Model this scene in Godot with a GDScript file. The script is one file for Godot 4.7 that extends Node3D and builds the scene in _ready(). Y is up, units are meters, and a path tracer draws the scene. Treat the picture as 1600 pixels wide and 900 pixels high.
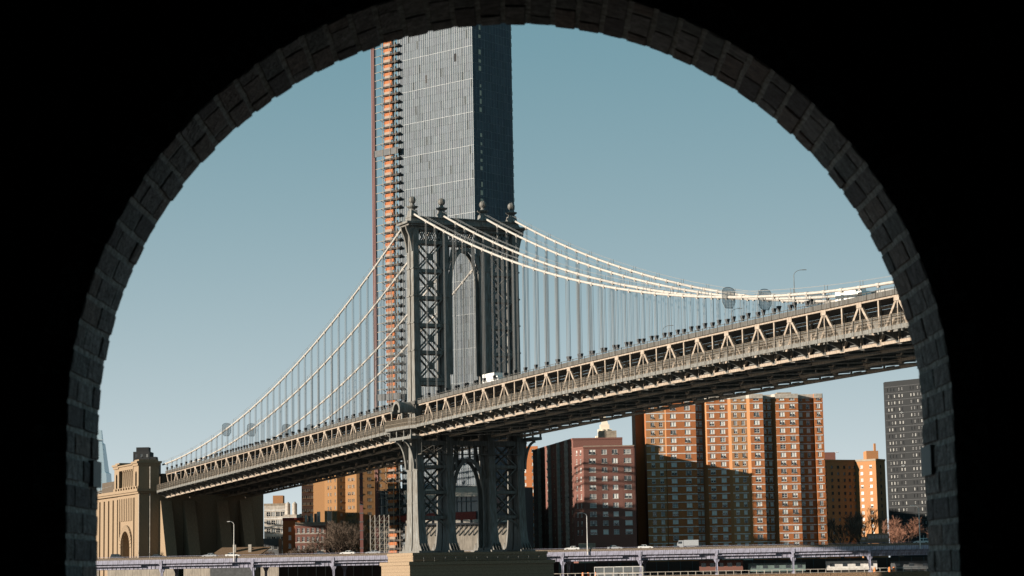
extends Node3D

# ---------------------------------------------------------------- mesh builder
class MB:
	var v := PackedVector3Array()
	var n := PackedVector3Array()
	var c := PackedColorArray()
	var col := Color.WHITE
	var tint := false

	func tri(p: Vector3, q: Vector3, r: Vector3) -> void:
		var nn := (r - p).cross(q - p).normalized()
		v.append(p); v.append(q); v.append(r)
		n.append(nn); n.append(nn); n.append(nn)
		if tint:
			c.append(col); c.append(col); c.append(col)

	func quad(p: Vector3, q: Vector3, r: Vector3, s: Vector3) -> void:
		tri(p, q, r)
		tri(p, r, s)

	# hexahedron: four corners of one end (seen from outside that end: clockwise), four of the other
	func hexa(a: Array, b: Array) -> void:
		quad(a[0], a[1], a[2], a[3])
		quad(b[3], b[2], b[1], b[0])
		for i in 4:
			var j := (i + 1) % 4
			quad(a[j], a[i], b[i], b[j])

	func box(m: Vector3, s: Vector3, b := Basis()) -> void:
		var x := b.x * s.x * 0.5
		var y := b.y * s.y * 0.5
		var z := b.z * s.z * 0.5
		hexa([m - x + y + z, m + x + y + z, m + x - y + z, m - x - y + z], [m - x + y - z, m + x + y - z, m + x - y - z, m - x - y - z])

	func span(x0: float, x1: float, y0: float, y1: float, z0: float, z1: float) -> void:
		box(Vector3((x0 + x1) / 2, (y0 + y1) / 2, (z0 + z1) / 2), Vector3(absf(x1 - x0), absf(y1 - y0), absf(z1 - z0)))

	func beam(p: Vector3, q: Vector3, w: float, h: float, up := Vector3.UP) -> void:
		var d := q - p
		var l := d.length()
		d /= l
		var side := d.cross(up)
		if side.length() < 0.01:
			side = d.cross(Vector3.RIGHT)
		side = side.normalized()
		box((p + q) / 2, Vector3(w, l, h), Basis(side, d, side.cross(d)))

	func tube(p: Vector3, q: Vector3, r0: float, r1: float, k := 6, smooth := true) -> void:
		var d := (q - p).normalized()
		var e := d.cross(Vector3.UP)
		if e.length() < 0.05:
			e = d.cross(Vector3.RIGHT)
		e = e.normalized()
		var g := d.cross(e)
		for i in k:
			var t0 := TAU * i / k
			var t1 := TAU * (i + 1) / k
			var u0 := e * cos(t0) + g * sin(t0)
			var u1 := e * cos(t1) + g * sin(t1)
			var at := v.size()
			quad(p + u0 * r0, q + u0 * r1, q + u1 * r1, p + u1 * r0)
			if smooth:
				var ns := [u0, u0, u1, u0, u1, u1]
				for m in 6:
					n[at + m] = ns[m]

	func lathe(prof: Array, o: Vector3, k := 14) -> void:
		for i in prof.size() - 1:
			var a: Vector2 = prof[i]
			var b: Vector2 = prof[i + 1]
			for j in k:
				var t0 := TAU * j / k
				var t1 := TAU * (j + 1) / k
				var d0 := Vector3(cos(t0), 0, sin(t0))
				var d1 := Vector3(cos(t1), 0, sin(t1))
				quad(o + d0 * a.x + Vector3.UP * a.y, o + d1 * a.x + Vector3.UP * a.y, o + d1 * b.x + Vector3.UP * b.y, o + d0 * b.x + Vector3.UP * b.y)

	# polygon in the plane (ex, ey) at o, extruded by d
	func prism(poly: PackedVector2Array, o: Vector3, ex: Vector3, ey: Vector3, d: Vector3) -> void:
		var pl := poly
		if Geometry2D.is_polygon_clockwise(pl):
			pl = poly.duplicate()
			pl.reverse()
		var front := ex.cross(ey).dot(d) > 0.0
		var idx := Geometry2D.triangulate_polygon(pl)
		var m := pl.size()
		for i in range(0, idx.size(), 3):
			var t := []
			for k in 3:
				t.append(o + ex * pl[idx[i + k]].x + ey * pl[idx[i + k]].y)
			var nn: Vector3 = (t[2] - t[0]).cross(t[1] - t[0])
			if nn.dot(d) > 0.0:
				tri(t[0] + d, t[1] + d, t[2] + d)
				tri(t[0], t[2], t[1])
			else:
				tri(t[0], t[1], t[2])
				tri(t[0] + d, t[2] + d, t[1] + d)
		for i in m:
			var p := o + ex * pl[i].x + ey * pl[i].y
			var q := o + ex * pl[(i + 1) % m].x + ey * pl[(i + 1) % m].y
			if front:
				quad(p, p + d, q + d, q)
			else:
				quad(p, q, q + d, p + d)

	# rows of [h, x0, x1, z0, z1] joined upwards
	func loft(rows: Array) -> void:
		for i in rows.size() - 1:
			var a: Array = rows[i]
			var b: Array = rows[i + 1]
			hexa([Vector3(b[1], b[0], b[3]), Vector3(b[2], b[0], b[3]), Vector3(b[2], b[0], b[4]), Vector3(b[1], b[0], b[4])], [Vector3(a[1], a[0], a[3]), Vector3(a[2], a[0], a[3]), Vector3(a[2], a[0], a[4]), Vector3(a[1], a[0], a[4])])

	func surf(mesh: ArrayMesh, m: Material) -> ArrayMesh:
		if v.is_empty():
			return mesh
		var arr := []
		arr.resize(Mesh.ARRAY_MAX)
		arr[Mesh.ARRAY_VERTEX] = v
		arr[Mesh.ARRAY_NORMAL] = n
		if tint:
			arr[Mesh.ARRAY_COLOR] = c
		mesh.add_surface_from_arrays(Mesh.PRIMITIVE_TRIANGLES, arr)
		mesh.surface_set_material(mesh.get_surface_count() - 1, m)
		return mesh

	func done(m: Material) -> ArrayMesh:
		return surf(ArrayMesh.new(), m)


# ---------------------------------------------------------------- helpers
var M := {}
var rng := RandomNumberGenerator.new()
var unit_box: BoxMesh
var unit_tube: ArrayMesh
var used := {}
var window_cache := {}

func numbered(called: String) -> String:
	var k: int = used.get(called, 0)
	used[called] = k + 1
	return called if k == 0 else "%s_%03d" % [called, k]

func tag(o: Node, label: String, category: String, group := "", kind := "") -> void:
	if label:
		o.set_meta("label", label)
	if category:
		o.set_meta("category", category)
	if group:
		o.set_meta("group", group)
	if kind:
		o.set_meta("kind", kind)

func thing(called: String, label: String, category: String, at := Vector3.ZERO, turn := 0.0, group := "") -> Node3D:
	var o := Node3D.new()
	o.name = numbered(called)
	add_child(o, true)
	o.position = at
	o.rotation.y = turn
	tag(o, label, category, group)
	return o

func put(called: String, mesh: Mesh, parent: Node, xf := Transform3D(), m: Material = null) -> MeshInstance3D:
	var o := MeshInstance3D.new()
	o.name = called if parent != self else numbered(called)
	o.mesh = mesh
	if m:
		o.material_override = m
	o.transform = xf
	parent.add_child(o, true)
	return o

# a straight member from p to q: the shared unit box, stretched
func bar(called: String, parent: Node, p: Vector3, q: Vector3, w: float, h: float, m: Material, up := Vector3.UP) -> MeshInstance3D:
	var d := q - p
	var l := d.length()
	d /= l
	var side := d.cross(up)
	if side.length() < 0.01:
		side = d.cross(Vector3.RIGHT)
	side = side.normalized()
	return put(called, unit_box, parent, Transform3D(Basis(side * w, d * l, side.cross(d) * h), (p + q) / 2), m)

func block(called: String, parent: Node, x0: float, x1: float, y0: float, y1: float, z0: float, z1: float, m: Material) -> MeshInstance3D:
	return put(called, unit_box, parent, Transform3D(Basis.from_scale(Vector3(x1 - x0, y1 - y0, z1 - z0)), Vector3((x0 + x1) / 2, (y0 + y1) / 2, (z0 + z1) / 2)), m)

func noise_tex(s: int, freq: float, lo: float, hi: float, octaves := 4, warm := 0.0) -> NoiseTexture2D:
	var fn := FastNoiseLite.new()
	fn.seed = s
	fn.noise_type = FastNoiseLite.TYPE_SIMPLEX_SMOOTH
	fn.frequency = freq
	fn.fractal_octaves = octaves
	var t := NoiseTexture2D.new()
	t.width = 512
	t.height = 512
	t.seamless = true
	t.noise = fn
	var g := Gradient.new()
	g.set_color(0, Color(lo, lo * (1.0 - warm * 0.5), lo * (1.0 - warm)))
	g.set_color(1, Color(hi, hi, hi))
	t.color_ramp = g
	return t

var T := {}

func mat(key: String, r: float, g: float, b: float, rough := 0.75, metal := 0.0, tex := "", scale := Vector3(0.1, 0.1, 0.1), spec := 0.5) -> StandardMaterial3D:
	var m := StandardMaterial3D.new()
	m.resource_name = key
	m.albedo_color = Color(r, g, b).linear_to_srgb()
	m.roughness = rough
	m.metallic = metal
	m.metallic_specular = spec
	if tex:
		m.albedo_texture = T[tex]
		m.uv1_triplanar = true
		m.uv1_world_triplanar = true
		m.uv1_scale = scale
	M[key] = m
	return m

func make_materials() -> void:
	T.soft = noise_tex(3, 0.012, 0.74, 1.0, 5)
	T.strong = noise_tex(7, 0.016, 0.45, 1.0, 5, 0.1)
	T.rust = noise_tex(11, 0.024, 0.58, 1.0, 6, 0.22)
	T.grain = noise_tex(19, 0.09, 0.6, 1.0, 4)
	T.stone = noise_tex(23, 0.05, 0.42, 1.0, 5, 0.15)
	var streak := Vector3(0.22, 0.03, 0.22)
	mat("steel", 0.19, 0.205, 0.208, 0.62, 0.0, "rust", streak, 0.4)
	mat("steel_parapet", 0.11, 0.116, 0.116, 0.65, 0.0, "rust", streak, 0.4)
	mat("steel_pale", 0.40, 0.36, 0.315, 0.6, 0.0, "rust", Vector3(0.3, 0.06, 0.3), 0.4)
	mat("steel_tower", 0.205, 0.218, 0.220, 0.6, 0.0, "rust", Vector3(0.18, 0.02, 0.18), 0.4)
	mat("cable", 0.42, 0.395, 0.36, 0.6, 0.0, "soft", Vector3(0.2, 0.2, 0.2), 0.4)
	mat("rope", 0.15, 0.155, 0.155, 0.6)
	mat("socket", 0.035, 0.037, 0.04, 0.7)
	mat("guard", 0.24, 0.27, 0.28, 0.6)
	mat("fence", 0.23, 0.205, 0.165, 0.7, 0.0, "rust", Vector3(0.3, 0.1, 0.3))
	mat("asphalt", 0.05, 0.05, 0.052, 0.9, 0.0, "soft")
	mat("granite", 0.42, 0.315, 0.205, 0.85, 0.0, "stone", Vector3(0.07, 0.45, 0.07))
	mat("granite_joint", 0.13, 0.10, 0.07, 0.9, 0.0, "stone", Vector3(0.12, 0.12, 0.12))
	mat("brick_soot", 0.33, 0.275, 0.265, 0.9, 0.0, "strong", Vector3(2.3, 2.3, 2.3))
	mat("brick_soot_red", 0.36, 0.26, 0.23, 0.9, 0.0, "strong", Vector3(2.9, 2.9, 2.9))
	mat("brick_soot_grey", 0.27, 0.25, 0.245, 0.9, 0.0, "strong", Vector3(2.6, 2.6, 2.6))
	mat("brick_soot_pale", 0.42, 0.36, 0.35, 0.9, 0.0, "strong", Vector3(2.4, 2.4, 2.4))
	mat("brick_soot_burnt", 0.22, 0.17, 0.17, 0.9, 0.0, "strong", Vector3(3.3, 3.3, 3.3))
	mat("mortar", 0.66, 0.62, 0.59, 0.95, 0.0, "strong", Vector3(3.1, 3.1, 3.1))
	mat("wall_soot", 0.24, 0.20, 0.19, 0.95, 0.0, "strong", Vector3(0.9, 0.9, 0.9))
	mat("plate", 0.15, 0.17, 0.175, 0.6, 0.0, "soft")
	mat("brick_orange", 0.46, 0.155, 0.046, 0.9, 0.0, "grain", Vector3(0.3, 0.3, 0.3))
	mat("brick_amber", 0.48, 0.225, 0.09, 0.9, 0.0, "grain", Vector3(0.3, 0.3, 0.3))
	mat("brick_tan", 0.29, 0.145, 0.05, 0.9, 0.0, "grain", Vector3(0.3, 0.3, 0.3))
	mat("brick_red", 0.21, 0.088, 0.066, 0.9, 0.0, "grain", Vector3(0.3, 0.3, 0.3))
	mat("brick_brown", 0.10, 0.055, 0.04, 0.9, 0.0, "grain", Vector3(0.3, 0.3, 0.3))
	mat("brick_slate_shade", 0.012, 0.0145, 0.017, 0.9, 0.0, "grain", Vector3(0.3, 0.3, 0.3))  # near-black: the far slab's shade is put into this albedo
	mat("concrete", 0.30, 0.25, 0.19, 0.85, 0.0, "soft", Vector3(0.1, 0.1, 0.1))
	mat("concrete_pale", 0.42, 0.38, 0.33, 0.85, 0.0, "soft", Vector3(0.1, 0.1, 0.1))
	mat("concrete_grey", 0.10, 0.105, 0.11, 0.85, 0.0, "soft", Vector3(0.1, 0.1, 0.1))
	mat("white_paint", 0.6, 0.58, 0.55, 0.6, 0.0, "soft")
	mat("glass_dark", 0.02, 0.024, 0.028, 0.08, 0.0, "", Vector3.ONE, 0.6)
	mat("glass_mid", 0.09, 0.10, 0.105, 0.15)
	mat("blind", 0.5, 0.5, 0.48, 0.5)
	mat("blind_dim", 0.22, 0.225, 0.225, 0.5)
	mat("fin", 0.27, 0.30, 0.31, 0.4, 0.0)
	mat("panel_dark", 0.042, 0.05, 0.055, 0.75, 0.0, "", Vector3.ONE, 0.15)
	mat("void", 0.008, 0.008, 0.009, 0.9)
	mat("net_orange", 0.50, 0.15, 0.03, 0.8, 0.0, "strong", Vector3(0.35, 0.35, 0.35))
	mat("net_red", 0.33, 0.045, 0.03, 0.8, 0.0, "strong", Vector3(0.2, 0.2, 0.2))
	mat("hoist_rail", 0.12, 0.04, 0.032, 0.7)
	mat("hoist_dark", 0.05, 0.045, 0.042, 0.95, 0.0, "", Vector3.ONE, 0.1)
	mat("pale_panel", 0.45, 0.40, 0.30, 0.6)
	mat("viaduct_paint", 0.42, 0.43, 0.57, 0.65, 0.0, "strong", Vector3(0.3, 0.05, 0.3))
	mat("viaduct_parapet", 0.27, 0.22, 0.175, 0.85, 0.0, "stone", Vector3(0.1, 0.1, 0.1))
	mat("ground", 0.07, 0.065, 0.06, 0.95, 0.0, "strong", Vector3(0.03, 0.03, 0.03))
	mat("paving", 0.15, 0.14, 0.125, 0.9, 0.0, "stone", Vector3(0.2, 0.2, 0.2))
	mat("water", 0.02, 0.035, 0.04, 0.12)
	mat("bulkhead", 0.28, 0.18, 0.10, 0.9, 0.0, "stone", Vector3(0.1, 0.1, 0.1))
	mat("bark", 0.07, 0.045, 0.032, 0.9)
	mat("twig_red", 0.26, 0.125, 0.08, 0.9)
	mat("twig_dark", 0.10, 0.07, 0.05, 0.9)
	mat("car_white", 0.6, 0.6, 0.58, 0.3)
	mat("car_dark", 0.03, 0.032, 0.036, 0.3)
	mat("car_silver", 0.36, 0.37, 0.38, 0.3, 0.3)
	mat("car_tan", 0.22, 0.15, 0.09, 0.4)
	mat("car_brown", 0.13, 0.085, 0.055, 0.6)
	mat("tyre", 0.015, 0.015, 0.015, 0.9)
	mat("hull", 0.11, 0.16, 0.15, 0.7, 0.0, "soft")
	mat("cream_wall", 0.33, 0.29, 0.24, 0.85, 0.0, "soft", Vector3(0.15, 0.04, 0.15))
	mat("beige_spire", 0.62, 0.53, 0.42, 0.8)
	mat("hazed_glass", 0.36, 0.45, 0.50, 0.25, 0.4)  # distance haze put into a pale albedo
	mat("gull", 0.75, 0.75, 0.74, 0.8)
	mat("sign_orange", 0.65, 0.19, 0.04, 0.7)
	mat("green_roof", 0.07, 0.10, 0.085, 0.8)


func rough_bricks() -> void:
	var fn := FastNoiseLite.new()
	fn.seed = 77
	fn.noise_type = FastNoiseLite.TYPE_SIMPLEX_SMOOTH
	fn.frequency = 0.05
	fn.fractal_octaves = 5
	var t := NoiseTexture2D.new()
	t.width = 512
	t.height = 512
	t.seamless = true
	t.as_normal_map = true
	t.bump_strength = 9.0
	t.noise = fn
	for key in ["brick_soot", "brick_soot_red", "brick_soot_grey", "brick_soot_pale", "brick_soot_burnt", "mortar"]:
		var m: StandardMaterial3D = M[key]
		m.normal_enabled = true
		m.normal_texture = t
		m.normal_scale = 1.0


# ---------------------------------------------------------------- camera, sky, sun
func make_view() -> void:
	var cam := Camera3D.new()
	cam.name = "camera"
	add_child(cam)
	cam.position = Vector3(0, 3.935, 0)
	cam.rotation = Vector3(0.13077, 0, 0)
	cam.rotate_object_local(Vector3(0, 0, 1), -0.01791)
	cam.near = 0.05
	cam.far = 9000.0
	cam.fov = 15.19
	var at := CameraAttributesPhysical.new()
	at.frustum_focal_length = 89.95
	at.frustum_near = 0.05
	at.frustum_far = 9000.0
	at.frustum_focus_distance = 520.0
	at.exposure_aperture = 16.0
	cam.attributes = at
	cam.current = true
	var e := Environment.new()
	e.background_mode = Environment.BG_SKY
	var sky := Sky.new()
	var sm := ProceduralSkyMaterial.new()
	sm.sky_top_color = Color(0.2111, 0.3589, 0.4030)
	sm.sky_horizon_color = Color(0.5948, 0.6160, 0.6211)
	sm.sky_curve = 0.0857
	sm.ground_bottom_color = Color8(45, 50, 53)
	sm.ground_horizon_color = Color8(92, 100, 102)
	sm.sun_angle_max = 12.0
	sky.sky_material = sm
	e.sky = sky
	e.tonemap_mode = Environment.TONE_MAPPER_LINEAR
	e.tonemap_exposure = 2.4
	e.sdfgi_enabled = true
	e.ssao_enabled = true
	e.ssil_enabled = true
	var we := WorldEnvironment.new()
	we.name = "environment"
	we.environment = e
	add_child(we)
	var sun := DirectionalLight3D.new()
	sun.name = "sun"
	sun.light_color = Color(1.0, 0.945, 0.875)
	sun.light_energy = 1.55
	sun.light_angular_distance = 0.55
	sun.shadow_enabled = true
	sun.directional_shadow_max_distance = 1500.0
	add_child(sun)
	var phi := deg_to_rad(SUN_SIDE)
	var el := deg_to_rad(SUN_UP)
	var to_sun := Vector3(-sin(phi) * cos(el), sin(el), cos(phi) * cos(el))
	sun.look_at_from_position(to_sun * 100.0, Vector3.ZERO, Vector3.UP)

const SUN_SIDE := 68.5
const SUN_UP := 12.0


# ---------------------------------------------------------------- setting
func sheet(called: String, pts: PackedVector2Array, y: float, thick: float, m: Material) -> void:
	var mb := MB.new()
	mb.prism(pts, Vector3(0, y, 0), Vector3(1, 0, 0), Vector3(0, 0, 1), Vector3(0, -thick, 0))
	var o := put(called, mb.done(m), self)
	o.set_meta("kind", "structure")

func make_setting() -> void:
	sheet("river", PackedVector2Array([Vector2(-6000, 2000), Vector2(6000, 2000), Vector2(6000, -6000), Vector2(-6000, -6000)]), 0.0, 0.5, M.water)
	sheet("ground", PackedVector2Array([Vector2(-1200, 60), Vector2(-430, -330), Vector2(-190, -650), Vector2(-100, -654), Vector2(400, -580), Vector2(5000, -300), Vector2(5000, -5900), Vector2(-5900, -5900), Vector2(-5900, 500)]), 1.9, 2.6, M.ground)
	sheet("park_ground", PackedVector2Array([Vector2(-500, 800), Vector2(900, 800), Vector2(900, -40), Vector2(-500, -60)]), 2.0, 2.6, M.paving)
	# sunlit timber and stone river wall below the promenade
	var mb := MB.new()
	for i in 60:
		var x := -190.0 + i * 10.0
		var z0 := -654.0 + 0.148 * (x + 100.0) + 0.35
		mb.beam(Vector3(x + 0.05, 1.05, z0), Vector3(x + 9.95, 1.05, z0 + 1.48), 0.6, 2.0)
	var bw := put("river_wall", mb.done(M.bulkhead), self)
	bw.set_meta("kind", "structure")


# ---------------------------------------------------------------- the brick warehouse and its arch
const ARCH_C := Vector2(-0.012, 4.36)
const ARCH_R := 1.212
const ARCH_NEAR := -5.9
const ARCH_FAR := -6.35

func brick_mesh(l: float, w: float, h: float, s: int) -> ArrayMesh:
	# worn brick: bevelled box whose corners and edges wander; x tangent, y radial (front face at y = 0), z length
	var r := RandomNumberGenerator.new()
	r.seed = s
	var k := 0.0035
	var mb := MB.new()
	var nx := 2
	var nz := 4
	var top := []
	for i in nx + 1:
		var row := []
		for j in nz + 1:
			var fx := -0.5 + float(i) / nx
			var fz := -0.5 + float(j) / nz
			row.append(Vector3(fx * (w - 2 * k) + r.randf_range(-0.002, 0.002), r.randf_range(-0.001, 0.001), fz * (l - 2 * k) + r.randf_range(-0.002, 0.002)))
		top.append(row)
	# the front face looks towards -y (into the opening)
	for i in nx:
		for j in nz:
			mb.quad(top[i][j], top[i][j + 1], top[i + 1][j + 1], top[i + 1][j])
	var rim := []
	for j in nz + 1: rim.append(top[0][j])
	for i in range(1, nx + 1): rim.append(top[i][nz])
	for j in range(nz - 1, -1, -1): rim.append(top[nx][j])
	for i in range(nx - 1, 0, -1): rim.append(top[i][0])
	var m := rim.size()
	for i in m:
		var p: Vector3 = rim[i]
		var q: Vector3 = rim[(i + 1) % m]
		var p2 := Vector3(signf(p.x) * minf(absf(p.x) + k, w / 2) if absf(p.x) > w * 0.4 else p.x, k, signf(p.z) * minf(absf(p.z) + k, l / 2) if absf(p.z) > l * 0.4 else p.z)
		var q2 := Vector3(signf(q.x) * minf(absf(q.x) + k, w / 2) if absf(q.x) > w * 0.4 else q.x, k, signf(q.z) * minf(absf(q.z) + k, l / 2) if absf(q.z) > l * 0.4 else q.z)
		mb.quad(p, p2, q2, q)
		mb.quad(p2, p2 + Vector3(0, h - k, 0), q2 + Vector3(0, h - k, 0), q2)
	return mb.done(M.brick_soot)

func make_warehouse() -> void:
	var t := thing("brick_warehouse", "dark brick wall with a round arched opening that frames the whole view", "building", Vector3(0, 2.0, -6.1))
	var off := -t.position
	var z0 := ARCH_NEAR + off.z
	var z1 := ARCH_FAR + off.z
	var oy := off.y
	var ro := ARCH_R + 0.105
	var k := 72
	var sill := 2.95
	# front wall round the ring of arch bricks
	var mb := MB.new()
	mb.span(-4.6, ARCH_C.x - ro, 2.0 + oy, 8.2 + oy, z1, z0)
	mb.span(ARCH_C.x + ro, 4.6, 2.0 + oy, 8.2 + oy, z1, z0)
	mb.span(ARCH_C.x - ro, ARCH_C.x + ro, 2.0 + oy, sill - 0.08 + oy, z1, z0)
	for i in k:
		var a0 := PI * i / k
		var a1 := PI * (i + 1) / k
		var p := ARCH_C + Vector2(cos(a0), sin(a0)) * ro + Vector2(0, oy)
		var q := ARCH_C + Vector2(cos(a1), sin(a1)) * ro + Vector2(0, oy)
		var tp := 8.2 + oy
		mb.hexa([Vector3(q.x, tp, z0), Vector3(p.x, tp, z0), Vector3(p.x, p.y, z0), Vector3(q.x, q.y, z0)], [Vector3(q.x, tp, z1), Vector3(p.x, tp, z1), Vector3(p.x, p.y, z1), Vector3(q.x, q.y, z1)])
	put("front_wall", mb.done(M.wall_soot), t)
	# mortar bed: a shell just behind the brick faces
	var mo := MB.new()
	var rm := ARCH_R + 0.0025
	var path := [Vector2(ARCH_C.x + rm, sill), Vector2(ARCH_C.x + rm, 4.0)]
	for i in k + 1:
		path.append(ARCH_C + Vector2(cos(PI * i / k), sin(PI * i / k)) * rm)
	path.append(Vector2(ARCH_C.x - rm, 4.0))
	path.append(Vector2(ARCH_C.x - rm, sill))
	for i in path.size() - 1:
		var p: Vector2 = path[i] + Vector2(0, oy)
		var q: Vector2 = path[i + 1] + Vector2(0, oy)
		var cc := ARCH_C + Vector2(0, oy)
		var dp := Vector2(signf(p.x - cc.x), 0) if p.y < cc.y else (p - cc).normalized()
		var dq := Vector2(signf(q.x - cc.x), 0) if q.y < cc.y else (q - cc).normalized()
		var p2 := p + dp * 0.09
		var q2 := q + dq * 0.09
		mo.hexa([Vector3(p.x, p.y, z0 - 0.006), Vector3(q.x, q.y, z0 - 0.006), Vector3(q2.x, q2.y, z0 - 0.006), Vector3(p2.x, p2.y, z0 - 0.006)], [Vector3(p.x, p.y, z1 + 0.006), Vector3(q.x, q.y, z1 + 0.006), Vector3(q2.x, q2.y, z1 + 0.006), Vector3(p2.x, p2.y, z1 + 0.006)])
	put("mortar", mo.done(M.mortar), t)
	# the bricks, course by course up one jamb, round the arch and down the other
	var pitch := 0.0735
	var leg := ARCH_C.y - sill
	var total := leg * 2 + PI * ARCH_R
	var courses := int(round(total / pitch))
	pitch = total / courses
	var full := []
	var half := []
	for i in 6:
		full.append(brick_mesh(0.213, pitch - 0.0125, 0.1, 100 + i))
		half.append(brick_mesh(0.1, pitch - 0.0125, 0.1, 200 + i))
	var mats := [M.brick_soot, M.brick_soot_burnt, M.brick_soot_red, M.brick_soot_grey, M.brick_soot_pale, M.brick_soot]
	rng.seed = 5
	for i in courses:
		var along := (i + 0.5) * pitch
		var c: Vector2
		var rad: Vector2
		if along < leg:
			c = Vector2(ARCH_C.x + ARCH_R, sill + along)
			rad = Vector2(1, 0)
		elif along < leg + PI * ARCH_R:
			var a := (along - leg) / ARCH_R
			rad = Vector2(cos(a), sin(a))
			c = ARCH_C + rad * ARCH_R
		else:
			c = Vector2(ARCH_C.x - ARCH_R, ARCH_C.y - (along - leg - PI * ARCH_R))
			rad = Vector2(-1, 0)
		var lens := [0.213, 0.213] if i % 2 == 0 else [0.1, 0.213, 0.1]
		var gap: float = (0.45 - (lens[0] + lens[1] + (lens[2] if lens.size() > 2 else 0.0))) / (lens.size())
		var z := z0
		for l in lens:
			z -= gap / 2
			var zc: float = z - l / 2
			z -= l + gap / 2
			# bricks at the outer edge are worn and stand uneven
			var wear: float = 0.0042 if z < z1 + 0.05 else 0.0015
			var d := -rng.randf_range(0.0, wear)
			var tan := Vector3(rad.y, -rad.x, 0)
			var rr := Vector3(rad.x, rad.y, 0)
			var b := Basis(tan, rr, tan.cross(rr)).rotated(rr, rng.randf_range(-0.015, 0.015)).rotated(Vector3(0, 0, 1), rng.randf_range(-0.012, 0.012))
			var p := Vector3(c.x, c.y + oy, zc + rng.randf_range(-0.003, 0.003)) + rr * d
			put("brick", (full if l > 0.15 else half)[rng.randi() % 6], t, Transform3D(b, p), mats[rng.randi() % 6])
	# sill stone and the rest of the room
	block("sill", t, ARCH_C.x - ARCH_R + 0.01, ARCH_C.x + ARCH_R - 0.01, sill - 0.08 + oy, sill + 0.02 + oy, z1 - 0.06, z0 - 0.01, M.wall_soot)
	block("side_wall", t, -4.6, -4.1, 2.0 + oy, 8.2 + oy, z0 + 0.002, 4.0 + off.z, M.wall_soot)
	block("side_wall", t, 4.1, 4.6, 2.0 + oy, 8.2 + oy, z0 + 0.002, 4.0 + off.z, M.wall_soot)
	block("back_wall", t, -4.098, 4.098, 2.0 + oy, 8.2 + oy, 3.5 + off.z, 4.0 + off.z, M.wall_soot)
	block("floor", t, -4.098, 4.098, 2.05 + oy, 2.4 + oy, z0 + 0.002, 3.498 + off.z, M.concrete_grey)
	block("roof", t, -4.098, 4.098, 7.6 + oy, 8.1 + oy, z0 + 0.002, 3.498 + off.z, M.wall_soot)
	# iron pintle plates let into both jambs
	block("iron_plate", t, ARCH_C.x + ARCH_R - 0.011, ARCH_C.x + ARCH_R + 0.03, 4.19 + oy, 4.275 + oy, z1 + 0.012, z1 + 0.16, M.plate)
	block("iron_plate", t, ARCH_C.x - ARCH_R - 0.03, ARCH_C.x - ARCH_R + 0.012, 4.2 + oy, 4.275 + oy, z1 + 0.012, z1 + 0.13, M.plate)


# ---------------------------------------------------------------- the bridge (x along it towards the near bank, z towards its sunny side)
const BRIDGE_AT := Vector3(-12.969, 0, -572.44)
const BRIDGE_TURN := -1.11373
const PLANES := [14.63, 6.1, -6.1, -14.63]
const MAIN0 := 3.34
const MAINP := 5.647
const SIDE0 := -4.3
const SIDEP := 5.499

func apex(s: float) -> float:
	return 47.44 + 0.02885 * (s - s * s / 448.0) if s >= 0.0 else 47.44 + 0.03362 * s

func cable_h(s: float) -> float:
	if s >= 0.0:
		return 98.95 - 45.82 * (1.0 - pow((s - 224.0) / 224.0, 2.0))
	var t := -s / 221.0
	return 98.95 + (44.0 - 98.95) * t - 4.0 * 10.6 * t * (1.0 - t)

func panel_points() -> Array:
	var a := []
	var b := []
	for j in 53:
		a.append(MAIN0 + MAINP * j)
	for j in 40:
		b.append(SIDE0 - SIDEP * j)
	return [a, b]

func run(mb: MB, pts: Array, z: float, dy: float, w: float, h: float) -> void:
	for i in pts.size() - 1:
		var p := Vector3(pts[i], apex(pts[i]) + dy, z)
		var q := Vector3(pts[i + 1], apex(pts[i + 1]) + dy, z)
		mb.beam(p, q, w, h)

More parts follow.
